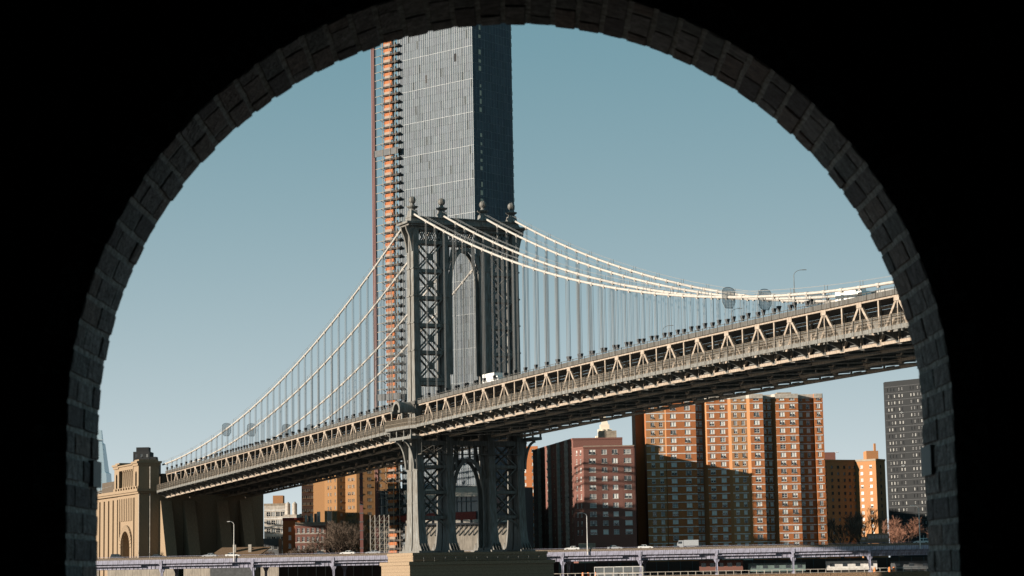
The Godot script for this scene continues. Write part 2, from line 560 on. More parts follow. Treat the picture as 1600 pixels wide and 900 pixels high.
func make_bridge() -> void:
	var t := thing("suspension_bridge", "long steel suspension bridge with latticed tower, four cables and two decks", "bridge", BRIDGE_AT, BRIDGE_TURN)
	var pp := panel_points()
	var lines := [pp[0], pp[1]]
	# stiffening trusses
	for o in PLANES:
		var mb := MB.new()
		for ln in lines:
			run(mb, ln, o, 0.18, 0.62, 0.5)
			run(mb, ln, o, -7.92, 0.66, 0.56)
		var tr := put("stiffening_truss", mb.done(M.steel_pale), t)
		for ln in lines:
			for j in ln.size() - 1:
				var s0: float = ln[j]
				var s1: float = ln[j + 1]
				var lo := Vector3(s0, apex(s0) - 7.7, o) if j % 2 == 0 else Vector3(s1, apex(s1) - 7.7, o)
				var hi := Vector3(s1, apex(s1) - 0.07, o) if j % 2 == 0 else Vector3(s0, apex(s0) - 0.07, o)
				bar("diagonal", tr, lo, hi, 0.5, 0.42, M.steel_pale, Vector3(0, 0, 1))
				if o > 10.0:
					block("gusset", tr, s0 - 0.8, s0 + 0.8, apex(s0) - (0.75 if j % 2 else 8.3), apex(s0) + (0.3 if j % 2 else -7.2), o + 0.315, o + 0.36, M.steel_pale)
				if j > 0:
					bar("post", tr, Vector3(s0, apex(s0) - 7.64, o), Vector3(s0, apex(s0) - 0.07, o), 0.4 if j % 2 == 0 else 0.26, 0.36, M.steel_pale, Vector3(0, 0, 1))
	# decks
	var dk := MB.new()
	for ln in lines:
		for i in ln.size() - 1:
			var s0: float = ln[i]
			var s1: float = ln[i + 1]
			for zz in [[-14.0, 14.0, -6.15, 0.35], [6.5, 15.0, 0.62, 0.34], [-15.0, -6.5, 0.62, 0.34]]:
				dk.beam(Vector3(s0, apex(s0) + zz[2], (zz[0] + zz[1]) / 2), Vector3(s1, apex(s1) + zz[2], (zz[0] + zz[1]) / 2), zz[1] - zz[0], zz[3])
	# the roadway carries on through the tower
	for zz in [[-14.0, 14.0, -6.15, 0.35], [6.5, 15.0, 0.62, 0.34], [-15.0, -6.5, 0.62, 0.34]]:
		dk.beam(Vector3(SIDE0, apex(SIDE0) + zz[2], (zz[0] + zz[1]) / 2), Vector3(MAIN0, apex(MAIN0) + zz[2], (zz[0] + zz[1]) / 2), zz[1] - zz[0] - 3.9, zz[3])
	for ln in lines:
		for zz in [13.9]:
			run(dk, ln, zz, -6.9, 0.3, 1.3)
	var deck := put("deck", dk.done(M.asphalt), t)
	for zz in [5.6, -5.6]:  # added screens along the inner trusses, put in to darken the interior
		var ts := MB.new()
		for ln in lines:
			run(ts, ln, zz, -3.3, 0.1, 6.4)
		put("added_screen", ts.done(M.steel), t)
	for ln in lines:
		for j in ln.size():
			var s: float = ln[j]
			bar("floor_beam", deck, Vector3(s, apex(s) - 6.58, -14.25), Vector3(s, apex(s) - 6.58, 14.25), 0.42, 0.5, M.steel)
			if j % 2 == 0 and j + 2 < ln.size():
				var e: float = ln[j + 2]
				for bay in [[14.2, 6.5], [5.7, -5.7], [-6.5, -14.2]]:
					bar("lateral_brace", deck, Vector3(s, apex(s) - 8.02, bay[0]), Vector3(e, apex(e) - 8.02, bay[1]), 0.34, 0.24, M.steel)
	# parapets of the upper roadways, with posts and a top rail
	for zz in [15.2, -15.2]:
		var pa := MB.new()
		for ln in lines:
			run(pa, ln, zz, 0.78, 0.14, 0.95)
			run(pa, ln, zz, 1.62, 0.09, 0.1)
			for i in ln.size() - 1:
				for f in [0.0, 0.5]:
					var s := lerpf(ln[i], ln[i + 1], f)
					pa.beam(Vector3(s, apex(s) + 0.3, zz + 0.1 * signf(zz)), Vector3(s, apex(s) + 1.7, zz + 0.1 * signf(zz)), 0.12, 0.1)
		pa.beam(Vector3(SIDE0, apex(SIDE0) + 0.78, zz * 1.055), Vector3(MAIN0, apex(MAIN0) + 0.78, zz * 1.055), 0.14, 0.95)
		put("parapet", pa.done(M.steel_parapet), t)
	# footways outside the trusses
	var deep_bracket := make_bracket(1.35)
	var slim_bracket := make_bracket(0.3)
	var panels := {}
	for side in [1.0, -1.0]:
		var wk := MB.new()
		for ln in lines:
			for i in ln.size() - 1:
				var s0: float = ln[i]
				var s1: float = ln[i + 1]
				wk.beam(Vector3(s0, apex(s0) - 5.72, 16.6 * side), Vector3(s1, apex(s1) - 5.72, 16.6 * side), 3.0, 0.16)
			run(wk, ln, 18.25 * side, -5.98, 0.22, 0.74)
			for rail in [-3.35, -3.85, -4.35]:
				run(wk, ln, 15.35 * side, rail, 0.07, 0.1)
		wk.beam(Vector3(SIDE0, apex(SIDE0) - 5.72, 17.4 * side), Vector3(MAIN0, apex(MAIN0) - 5.72, 17.4 * side), 1.6, 0.16)
		var walk := put("footway", wk.done(M.steel), t)
		for ln in lines:
			for j in ln.size():
				var s: float = ln[j]
				put("bracket", deep_bracket if side > 0.0 else slim_bracket, walk, Transform3D(Basis(Vector3(side, 0, 0), Vector3.UP, Vector3(0, 0, side)), Vector3(s, apex(s), 0)), M.steel)
			for j in ln.size() - 1:
				var lower := minf(ln[j], ln[j + 1])
				var upper := maxf(ln[j], ln[j + 1])
				for f in [0.0, 0.5]:
					var sa := lerpf(lower, upper, f)
					var sb := lerpf(lower, upper, f + 0.5)
					var pa := Vector3(sa, apex(sa) - 5.62, 18.25 * side)
					var pb := Vector3(sb, apex(sb) - 5.62, 18.25 * side)
					var l := (pb - pa).length()
					var key := "m" if lower >= 0.0 else "s"
					if not panels.has(key):
						panels[key] = fence_panel(l)
					var d := (pb - pa) / l
					var up := Vector3.UP
					put("fence_panel", panels[key], walk, Transform3D(Basis(d, up, d.cross(up).normalized()) * Basis.from_scale(Vector3(1, 1, side)), pa))
	make_cables(t, pp)
	make_tower(t)
	make_anchorage(t)
	# approach viaduct behind the anchorage
	var ap := MB.new()
	var ap_pts := []
	for j in 22:
		ap_pts.append(-286.0 - j * 5.5)
	for o in PLANES:
		run(ap, ap_pts, o, 0.18, 0.62, 0.5)
		run(ap, ap_pts, o, -4.9, 0.66, 0.56)
	for i in ap_pts.size() - 1:
		var s0: float = ap_pts[i]
		var s1: float = ap_pts[i + 1]
		ap.beam(Vector3(s0, apex(s0) - 5.7, 0), Vector3(s1, apex(s1) - 5.7, 0), 33.0, 0.5)
		ap.beam(Vector3(s0, apex(s0) + 0.62, 10), Vector3(s1, apex(s1) + 0.62, 10), 11.0, 0.34)
		ap.beam(Vector3(s0, apex(s0) + 1.2, 15.6), Vector3(s1, apex(s1) + 1.2, 15.6), 0.1, 0.12)
		ap.beam(Vector3(s0, apex(s0) + 0.6, 15.6), Vector3(s0, apex(s0) + 1.6, 15.6), 0.12, 0.12)
		ap.beam(Vector3(s0, apex(s0) - 5.6, 16.6), Vector3(s1, apex(s1) - 5.6, 16.6), 0.2, 0.9)
	var av := put("approach_span", ap.done(M.steel), t)
	for o in [14.63, -14.63]:
		for j in ap_pts.size() - 1:
			var s0: float = ap_pts[j]
			var s1: float = ap_pts[j + 1]
			var lo := s0 if j % 2 == 0 else s1
			var hi := s1 if j % 2 == 0 else s0
			bar("diagonal", av, Vector3(lo, apex(lo) - 4.7, o), Vector3(hi, apex(hi), o), 0.5, 0.42, M.steel_pale, Vector3(0, 0, 1))
			bar("post", av, Vector3(s0, apex(s0) - 4.65, o), Vector3(s0, apex(s0) - 0.06, o), 0.34, 0.36, M.steel_pale, Vector3(0, 0, 1))
	for k in 4:
		for o in [12.0, -12.0]:
			block("pier", av, -302.0 - 30 * k, -299.0 - 30 * k, 0.0, apex(-300.0 - 30 * k) - 5.9, o - 2, o + 2, M.steel)

func make_bracket(deep: float) -> ArrayMesh:
	var mb := MB.new()
	var poly := PackedVector2Array([Vector2(14.95, -6.36), Vector2(18.2, -6.36), Vector2(18.2, -6.72)])
	var curve := []
	for i in 7:
		var f := i / 6.0
		curve.append(Vector2(lerpf(18.15, 14.95, f), -6.72 - deep * f * (0.35 + 0.65 * f)))
	for p in curve:
		poly.append(p)
	poly.remove_at(3)
	mb.prism(poly, Vector3(-0.05, 0, 0), Vector3(0, 0, 1), Vector3(0, 1, 0), Vector3(0.1, 0, 0))
	for i in curve.size() - 1:
		var p: Vector2 = curve[i]
		var q: Vector2 = curve[i + 1]
		mb.beam(Vector3(0, p.y, p.x), Vector3(0, q.y, q.x), 0.42, 0.08)
	mb.span(-0.2, 0.2, -6.45, -6.36, 14.95, 18.2)
	# gusset and stub where the bracket meets the bottom chord
	mb.span(-0.45, 0.45, -8.1, -7.55, 14.98, 15.12)
	mb.span(-2.78, -0.1, -7.52, -7.32, 15.0, 15.2)
	return mb.done(M.steel)

func fence_panel(l: float) -> ArrayMesh:
	var ps := MB.new()
	ps.span(-0.07, 0.07, -0.62, 2.1, -0.02, 0.16)
	var mb := MB.new()
	for y in [0.12, 0.72, 1.3, 1.92]:
		mb.span(0.07, l - 0.07, y, y + 0.06, -0.025, 0.025)
	var k := 15
	for i in k:
		var x := 0.05 + (l - 0.1) * (i + 0.5) / k
		mb.span(x - 0.016, x + 0.016, 0.18, 1.92, -0.012, 0.012)
	return ps.surf(mb.done(M.fence), M.steel_parapet)


func make_cables(t: Node3D, pp: Array) -> void:
	var rope := MB.new()
	for q in [[-0.3, 0.0], [0.3, 0.0]]:
		rope.tube(Vector3(q[0], 0, 0.18), Vector3(q[0], 1, 0.18), 0.036, 0.036, 4)
		rope.tube(Vector3(q[0], 0, -0.18), Vector3(q[0], 1, -0.18), 0.036, 0.036, 4)
	var rope_mesh := rope.done(M.rope)
	var bd := MB.new()
	bd.tube(Vector3(-0.45, 0, 0), Vector3(0.45, 0, 0), 0.37, 0.37, 8)
	bd.span(-0.4, 0.4, -0.52, -0.3, -0.12, 0.12)
	var band_mesh := bd.done(M.cable)
	var so := MB.new()
	so.prism(PackedVector2Array([Vector2(-0.5, 0.3), Vector2(0.5, 0.3), Vector2(0.22, -0.35), Vector2(-0.22, -0.35)]), Vector3(0, 0, -0.32), Vector3(1, 0, 0), Vector3(0, 1, 0), Vector3(0, 0, 0.64))
	so.span(-0.2, 0.2, -0.75, -0.35, -0.2, 0.2)
	var socket_mesh := so.done(M.socket)
	var guard := make_guard()
	for o in PLANES:
		var mb := MB.new()
		var pts := []
		var s := -224.0
		while s <= 300.0:
			pts.append(Vector3(s, cable_h(s), o))
			s += 2.8
		for i in pts.size() - 1:
			mb.tube(pts[i], pts[i + 1], 0.285, 0.285, 10)
		var cb := put("main_cable", mb.done(M.cable), t)
		# hand ropes on stanchions
		var hr := MB.new()
		for w in [-0.32, 0.32]:
			for i in range(0, pts.size() - 1):
				var p: Vector3 = pts[i] + Vector3(0, 1.15, w)
				var q: Vector3 = pts[i + 1] + Vector3(0, 1.15, w)
				hr.beam(p, q, 0.045, 0.045)
				if i % 4 == 0:
					hr.beam(pts[i] + Vector3(0, 0.2, w), p + Vector3(0, 0.12, 0), 0.07, 0.07)
		put("hand_rope", hr.done(M.rope), cb)
		for ln in pp:
			for j in ln.size():
				var x: float = ln[j]
				var top := cable_h(x) - 0.25
				var foot := apex(x) + 0.42
				if top - foot < 0.5 or absf(x) < 4.5:
					continue
				put("hanger", rope_mesh, cb, Transform3D(Basis.from_scale(Vector3(1, top - foot, 1)), Vector3(x, foot, o)))
				var sl := atan2(cable_h(x + 1) - cable_h(x - 1), 2.0)
				put("cable_band", band_mesh, cb, Transform3D(Basis(Vector3(0, 0, 1), sl), Vector3(x, cable_h(x), o)))
				if top - foot > 3.0:
					put("rope_socket", socket_mesh, cb, Transform3D(Basis(), Vector3(x, foot + 1.9 + (0.0 if absf(o) > 10 else 2.2), o)))
		for x in [156.5, -153.7]:
			put("climb_guard", guard, cb, Transform3D(Basis(), Vector3(x, cable_h(x), o)))

func make_guard() -> ArrayMesh:
	# arched wire screen standing across the cable
	var mb := MB.new()
	var r := 1.5
	var up := 1.05
	var dn := -2.2
	var ring := []
	for i in 17:
		var a := PI * i / 16.0
		ring.append(Vector3(0, up + sin(a) * r * 0.62, cos(a) * r))
	ring.append(Vector3(0, -1.0, -r))
	ring.append(Vector3(0, dn, -r * 0.55))
	ring.append(Vector3(0, dn, r * 0.55))
	ring.append(Vector3(0, -1.0, r))
	for i in ring.size():
		mb.beam(ring[i], ring[(i + 1) % ring.size()], 0.1, 0.1, Vector3(1, 0, 0))
	var z := -r + 0.1
	while z < r:
		var top := up + sqrt(maxf(0.0, 1.0 - z * z / (r * r))) * r * 0.62
		var bot := dn if absf(z) < r * 0.55 else lerpf(dn, -1.0, (absf(z) - r * 0.55) / (r * 0.45))
		mb.span(-0.015, 0.015, bot, top, z - 0.025, z + 0.025)
		z += 0.125
	var y := dn + 0.2
	while y < up + 0.8:
		var hw := r
		if y > up:
			hw = r * sqrt(maxf(0.0, 1.0 - pow((y - up) / (r * 0.62), 2.0)))
		elif y < -1.0:
			hw = lerpf(r * 0.55, r, (y - dn) / (-1.0 - dn))
		mb.span(-0.03, -0.016, y - 0.02, y + 0.02, -hw, hw)
		y += 0.3
	return mb.done(M.guard)

func column_rows(o: float) -> Array:
	# [height, half depth along the bridge, half width]
	return [[9.8, 5.5, 1.35], [11.0, 4.9, 1.2], [13.0, 4.25, 1.1], [16.0, 3.8, 1.02], [21.0, 3.45, 1.0], [30.0, 3.2, 0.98], [38.0, 3.0, 0.95], [47.0, 2.5, 0.9], [56.0, 2.25, 0.88], [96.0, 2.0, 0.82]]

func arch_rib(parent: Node, half: float, spring: float, top: float, width: float, ceiling: float, m: Material, lower_to: float) -> void:
	# pointed-round arch between the two inner columns, with struts up to the beam above
	for sp in [-1.55, 1.55]:
		var mb := MB.new()
		var prev_i := Vector2.ZERO
		var prev_o := Vector2.ZERO
		var k := 20
		for i in k + 1:
			var a := PI * i / k
			var pin := Vector2(cos(a) * half, spring + pow(absf(sin(a)), 0.92) * (top - spring))
			var pout := Vector2(cos(a) * (half + width), spring + pow(absf(sin(a)), 0.92) * (top - spring + width))
			if i > 0:
				var x0: float = sp - 0.25
				var x1: float = sp + 0.25
				mb.hexa([Vector3(x1, prev_o.y, prev_o.x), Vector3(x1, pout.y, pout.x), Vector3(x1, pin.y, pin.x), Vector3(x1, prev_i.y, prev_i.x)], [Vector3(x0, prev_o.y, prev_o.x), Vector3(x0, pout.y, pout.x), Vector3(x0, pin.y, pin.x), Vector3(x0, prev_i.y, prev_i.x)])
			prev_i = pin
			prev_o = pout
		# legs of the rib beside the columns
		for sd in [-1.0, 1.0]:
			mb.span(sp - 0.25, sp + 0.25, lower_to, spring, sd * half, sd * (half + width))
			# spandrel: struts that leave small openings
			for f in [0.35, 0.72]:
				var zc: float = sd * (half + width) * f
				var yy := spring + pow(sqrt(1.0 - f * f), 0.92) * (top - spring + width)
				mb.beam(Vector3(sp, yy - 0.1, zc), Vector3(sp, ceiling, zc), 0.5, 0.35)
			mb.beam(Vector3(sp, spring + (top - spring) * 0.55, sd * (half + width * 0.9)), Vector3(sp, ceiling, sd * (half + width) * 0.72), 0.5, 0.4)
		put("arch_rib", mb.done(m), parent)

func make_tower(t: Node3D) -> void:
	var cap := MB.new()
	# cornice and crown between the columns
	cap.span(-2.9, 2.9, 95.2, 95.7, -17.0, 17.0)
	cap.span(-3.5, 3.5, 95.7, 96.25, -17.7, 17.7)
	cap.span(-1.7, 1.7, 96.25, 97.6, -15.6, 15.6)
	cap.span(-2.1, 2.1, 97.6, 97.9, -15.9, 15.9)
	cap.span(-2.0, 2.0, 90.6, 91.5, -13.8, 13.8)
	cap.span(-2.0, 2.0, 94.3, 95.2, -13.8, 13.8)
	var tw := put("tower", cap.done(M.steel_tower), t)
	for o in PLANES:
		var rows := column_rows(o)
		var mb := MB.new()
		var la := []
		var lb := []
		var wb := []
		for r in rows:
			la.append([r[0], -r[1], -0.32, o - r[2], o + r[2]])
			lb.append([r[0], 0.32, r[1], o - r[2], o + r[2]])
			wb.append([r[0], -0.33, 0.33, o - 0.1, o + 0.1])
		mb.loft(la)
		mb.loft(lb)
		mb.loft(wb)
		# cover plates and splice bands
		for h in [22.0, 30.5, 62.0, 69.3, 76.5, 83.8]:
			var a := 3.4 if h < 40 else 2.2
			mb.span(-a - 0.12, -0.3, h, h + 0.35, o - 1.05, o + 1.05)
			mb.span(0.3, a + 0.12, h, h + 0.35, o - 1.05, o + 1.05)
		put("column", mb.done(M.steel_tower), tw)
		var sh := MB.new()
		sh.span(-6.6, 6.6, 9.25, 9.8, o - 2.1, o + 2.1)
		for k in 4:
			for d in [-1.0, 1.0]:
				var zc: float = o + (-1.2 + 0.8 * k)
				sh.prism(PackedVector2Array([Vector2(0, 0), Vector2(1.6, 0), Vector2(0, 1.9)]), Vector3(d * 4.9, 9.8, zc), Vector3(d, 0, 0), Vector3(0, 1, 0), Vector3(0, 0, 0.16))
		put("base_shoe", sh.done(M.steel_tower), tw)
		# finial: flared saddle housing, waisted stem, dish and ball
		var fi := MB.new()
		fi.loft([[96.25, -2.4, 2.4, o - 1.5, o + 1.5], [97.0, -1.9, 1.9, o - 1.25, o + 1.25], [98.4, -1.45, 1.45, o - 1.0, o + 1.0], [99.6, -1.25, 1.25, o - 0.85, o + 0.85]])
		fi.lathe([Vector2(1.0, 99.5), Vector2(0.8, 100.0), Vector2(1.5, 100.45), Vector2(1.6, 100.7), Vector2(0.75, 100.9), Vector2(0.5, 101.3), Vector2(0.55, 101.55)], Vector3(0, 0, o), 14)
		var bp := []
		for i in 11:
			var a := -PI / 2 + PI * i / 10.0
			bp.append(Vector2(maxf(0.001, cos(a) * 0.98), 102.42 + sin(a) * 0.98))
		fi.lathe(bp, Vector3(0, 0, o), 16)
		for i in 8:
			var a := TAU * i / 8.0
			for j in 8:
				var e0 := -PI / 2 + PI * j / 8.0
				var e1 := -PI / 2 + PI * (j + 1) / 8.0
				fi.beam(Vector3(cos(a) * cos(e0), sin(e0), sin(a) * cos(e0)) * 1.0 + Vector3(0, 102.42, o), Vector3(cos(a) * cos(e1), sin(e1), sin(a) * cos(e1)) * 1.0 + Vector3(0, 102.42, o), 0.09, 0.06)
		put("finial", fi.done(M.steel_tower), tw)
	# outer cornice brackets under the crown
	for sd in [-1.0, 1.0]:
		for x in [-1.6, 1.6]:
			var mb := MB.new()
			var poly := PackedVector2Array([Vector2(15.4, 95.2), Vector2(17.4, 95.2), Vector2(17.2, 94.2), Vector2(16.5, 92.6), Vector2(16.0, 90.6), Vector2(15.8, 88.5), Vector2(15.4, 88.5)])
			mb.prism(poly, Vector3(x - 0.3, 0, 0), Vector3(0, 0, sd), Vector3(0, 1, 0), Vector3(0.6, 0, 0))
			put("cornice_bracket", mb.done(M.steel_tower), tw)
	# X lattices between outer and inner columns, front and back
	var lv := [90.7, 83.4, 76.2, 68.9, 61.7, 54.5]
	for sd in [-1.0, 1.0]:
		var za: float = 13.8 * sd
		var zb: float = 6.95 * sd
		for i in 5:
			for x in [-1.55, 1.55]:
				bar("lattice_brace", tw, Vector3(x, lv[i], za), Vector3(x, lv[i + 1], zb), 0.3, 0.75, M.steel_tower, Vector3(1, 0, 0))
				bar("lattice_brace", tw, Vector3(x, lv[i], zb), Vector3(x, lv[i + 1], za), 0.3, 0.75, M.steel_tower, Vector3(1, 0, 0))
			block("strut", tw, -1.9, 1.9, lv[i + 1] - 0.45, lv[i + 1] + 0.45, minf(za, zb), maxf(za, zb), M.steel_tower)
			bar("gusset", tw, Vector3(1.85, (lv[i] + lv[i + 1]) / 2 - 0.9, (za + zb) / 2), Vector3(1.85, (lv[i] + lv[i + 1]) / 2 + 0.9, (za + zb) / 2), 0.12, 1.7, M.steel_tower, Vector3(0, 0, 1))
		var lw := [37.6, 31.6, 24.9, 18.4]
		for i in 3:
			for x in [-2.2, 2.2]:
				bar("lattice_brace", tw, Vector3(x, lw[i], za), Vector3(x, lw[i + 1], zb), 0.3, 0.95, M.steel_tower, Vector3(1, 0, 0))
				bar("lattice_brace", tw, Vector3(x, lw[i], zb), Vector3(x, lw[i + 1], za), 0.3, 0.95, M.steel_tower, Vector3(1, 0, 0))
			block("strut", tw, -2.7, 2.7, lw[i + 1] - 0.4, lw[i + 1] + 0.4, minf(za, zb), maxf(za, zb), M.steel_tower)
		block("strut", tw, -2.7, 2.7, 37.2, 38.4, minf(za, zb), maxf(za, zb), M.steel_tower)
		# curved knees below the lowest strut
		var mb := MB.new()
		for d in [-1.0, 1.0]:
			var zc := (za + zb) / 2
			var hw := absf(za - zb) / 2
			var prev := Vector3.ZERO
			for i in 7:
				var a := PI / 2 * i / 6.0
				var p := Vector3(2.4, 14.6 + 3.2 * sin(a), zc + d * hw * cos(a))
				if i > 0:
					mb.beam(prev, p, 0.4, 0.7, Vector3(1, 0, 0))
				prev = p
		put("portal_knee", mb.done(M.steel_tower), tw)
	arch_rib(tw, 4.15, 79.5, 89.2, 0.95, 90.6, M.steel_tower, 56.0)
	arch_rib(tw, 4.1, 23.0, 33.0, 0.95, 37.2, M.steel_tower, 10.5)
	block("strut", tw, -2.7, 2.7, 37.2, 38.4, -5.1, 5.1, M.steel_tower)
	# small lattice of the frieze
	for i in 22:
		var z0 := -13.2 + i * 1.2
		for x in [-1.6, 1.6]:
			bar("frieze_brace", tw, Vector3(x, 91.5, z0), Vector3(x, 94.3, z0 + 1.2), 0.2, 0.3, M.steel_tower, Vector3(1, 0, 0))
			bar("frieze_brace", tw, Vector3(x, 94.3, z0), Vector3(x, 91.5, z0 + 1.2), 0.2, 0.3, M.steel_tower, Vector3(1, 0, 0))
	# gallery at road level
	for sd in [-1.0, 1.0]:
		block("portal_beam", tw, -2.4, 2.4, 53.0, 53.9, minf(sd * 6.98, sd * 13.75), maxf(sd * 6.98, sd * 13.75), M.steel_tower)
	# balconies where the footways swing round the outer columns
	for sd in [1.0, -1.0]:
		var mb := MB.new()
		var zo: float = 19.9
		var plan := PackedVector2Array([Vector2(-9.5, 16.2), Vector2(-9.5, 18.35), Vector2(-7.6, zo), Vector2(7.6, zo), Vector2(9.5, 18.35), Vector2(9.5, 16.2)])
		mb.prism(plan, Vector3(0, 41.15, 0), Vector3(1, 0, 0), Vector3(0, 0, sd), Vector3(0, 0.75, 0))
		var plan2 := PackedVector2Array([Vector2(-7.2, 16.0), Vector2(-7.2, 19.0), Vector2(7.2, 19.0), Vector2(7.2, 16.0)])
		mb.prism(plan2, Vector3(0, 38.6, 0), Vector3(1, 0, 0), Vector3(0, 0, sd), Vector3(0, 0.75, 0))
		for x in [-6.9, -2.4, 2.4, 6.9]:
			mb.span(x - 0.22, x + 0.22, 39.35, 41.15, sd * 18.5, sd * 18.9)
		put("balcony", mb.done(M.steel), tw)
		var fe := MB.new()
		for i in 3:
			var a := plan[1 + i]
			var b := plan[2 + i]
			for y in [42.0, 42.8, 43.85]:
				fe.beam(Vector3(a.x, y, a.y * sd), Vector3(b.x, y, b.y * sd), 0.06, 0.07)
			var l := (b - a).length()
			var k := int(l / 0.14)
			for j in k:
				var p := a.lerp(b, (j + 0.5) / k)
				fe.span(p.x - 0.02, p.x + 0.02, 41.95, 43.85, p.y * sd - 0.02, p.y * sd + 0.02)
		put("balcony_railing", fe.done(M.fence), tw)
		# curved knee under the balcony
		for x in [-2.6, 2.6]:
			var kn := MB.new()
			var prev := Vector3.ZERO
			for i in 10:
				var a := PI / 2 * i / 9.0
				var p := Vector3(x, 31.0 + 7.4 * sin(a), sd * (19.2 - 3.1 * cos(a)))
				if i > 0:
					kn.beam(prev, p, 0.7, 0.55, Vector3(0, 0, 1))
				prev = p
			kn.span(x - 0.15, x + 0.15, 33.5, 38.6, sd * 15.6, sd * 16.6)
			put("balcony_knee", kn.done(M.steel), tw)
		# barrel hood over the footway
		var hd := MB.new()
		var k2 := 14
		for i in k2:
			var a0 := PI * i / k2
			var a1 := PI * (i + 1) / k2
			for rr in [[2.35, 2.0, 15.9, 19.6], [2.6, 1.85, 19.6, 20.0]]:
				var z0: float = sd * rr[2]
				var z1: float = sd * rr[3]
				var p0 := Vector3(cos(a0) * rr[0], 46.2 + sin(a0) * rr[0], z1)
				var p1 := Vector3(cos(a1) * rr[0], 46.2 + sin(a1) * rr[0], z1)
				var q0 := Vector3(cos(a0) * rr[1], 46.2 + sin(a0) * rr[1], z1)
				var q1 := Vector3(cos(a1) * rr[1], 46.2 + sin(a1) * rr[1], z1)
				var dz := Vector3(0, 0, z0 - z1)
				if sd > 0:
					hd.hexa([p1, p0, q0, q1], [p1 + dz, p0 + dz, q0 + dz, q1 + dz])
				else:
					hd.hexa([p0, p1, q1, q0], [p0 + dz, p1 + dz, q1 + dz, q0 + dz])
		hd.span(-3.2, -1.9, 45.6, 46.2, sd * 15.9, sd * 20.3)
		hd.span(1.9, 3.2, 45.6, 46.2, sd * 15.9, sd * 20.3)
		hd.span(-2.2, 2.2, 45.6, 48.2, sd * 15.5, sd * 15.95)
		hd.span(1.95, 2.9, 41.9, 45.6, sd * 18.9, sd * 19.5)
		put("hood", hd.done(M.steel_tower), tw)
	# hanging inspection platform under the deck
	var ip := MB.new()
	for i in 9:
		var x := 2.8
		var z := 15.0 - i * 3.6
		ip.beam(Vector3(x, 34.9, z), Vector3(x, 39.5, z), 0.08, 0.08)
		ip.beam(Vector3(x + 2.2, 34.9, z), Vector3(x + 2.2, 39.5, z), 0.08, 0.08)
		if i < 8:
			ip.beam(Vector3(x, 34.9, z), Vector3(x + 2.2, 37.2, z - 3.6), 0.08, 0.08)
			ip.beam(Vector3(x + 2.2, 37.2, z), Vector3(x + 2.2, 34.9, z - 3.6), 0.08, 0.08)
			for y in [36.0, 37.2]:
				ip.beam(Vector3(x + 2.2, y, z), Vector3(x + 2.2, y, z - 3.6), 0.06, 0.06)
	ip.span(2.6, 5.2, 34.7, 34.85, -14.0, 15.2)
	put("inspection_platform", ip.done(M.steel), tw)
	# granite pier
	block("pier", tw, -8.25, 8.25, 7.0, 9.25, -19.15, 19.15, M.granite_joint)
	block("pier", tw, -9.35, 9.35, -1.0, 6.95, -20.55, 20.55, M.granite_joint)
	for i in 3:
		var lip := 0.25 if i == 2 else 0.06
		block("stone_course", tw, -8.25 - lip, 8.25 + lip, 7.05 + i * 0.74, 7.75 + i * 0.74, -19.15 - lip, 19.15 + lip, M.granite)
	for i in 9:
		var lip := 0.4 if i == 8 else 0.06 + 0.02 * (i % 2)
		block("stone_course", tw, -9.35 - lip, 9.35 + lip, -0.98 + i * 0.885, -0.13 + i * 0.885, -20.55 - lip, 20.55 + lip, M.granite)
	for i in 14:
		block("pier_rail_post", tw, 9.1, 9.2, 7.0, 8.1, -19.5 + i * 3.0, -19.4 + i * 3.0, M.steel)
	for y in [7.6, 8.1]:
		block("pier_rail", tw, 9.11, 9.19, y, y + 0.07, -19.6, 20.0, M.steel)

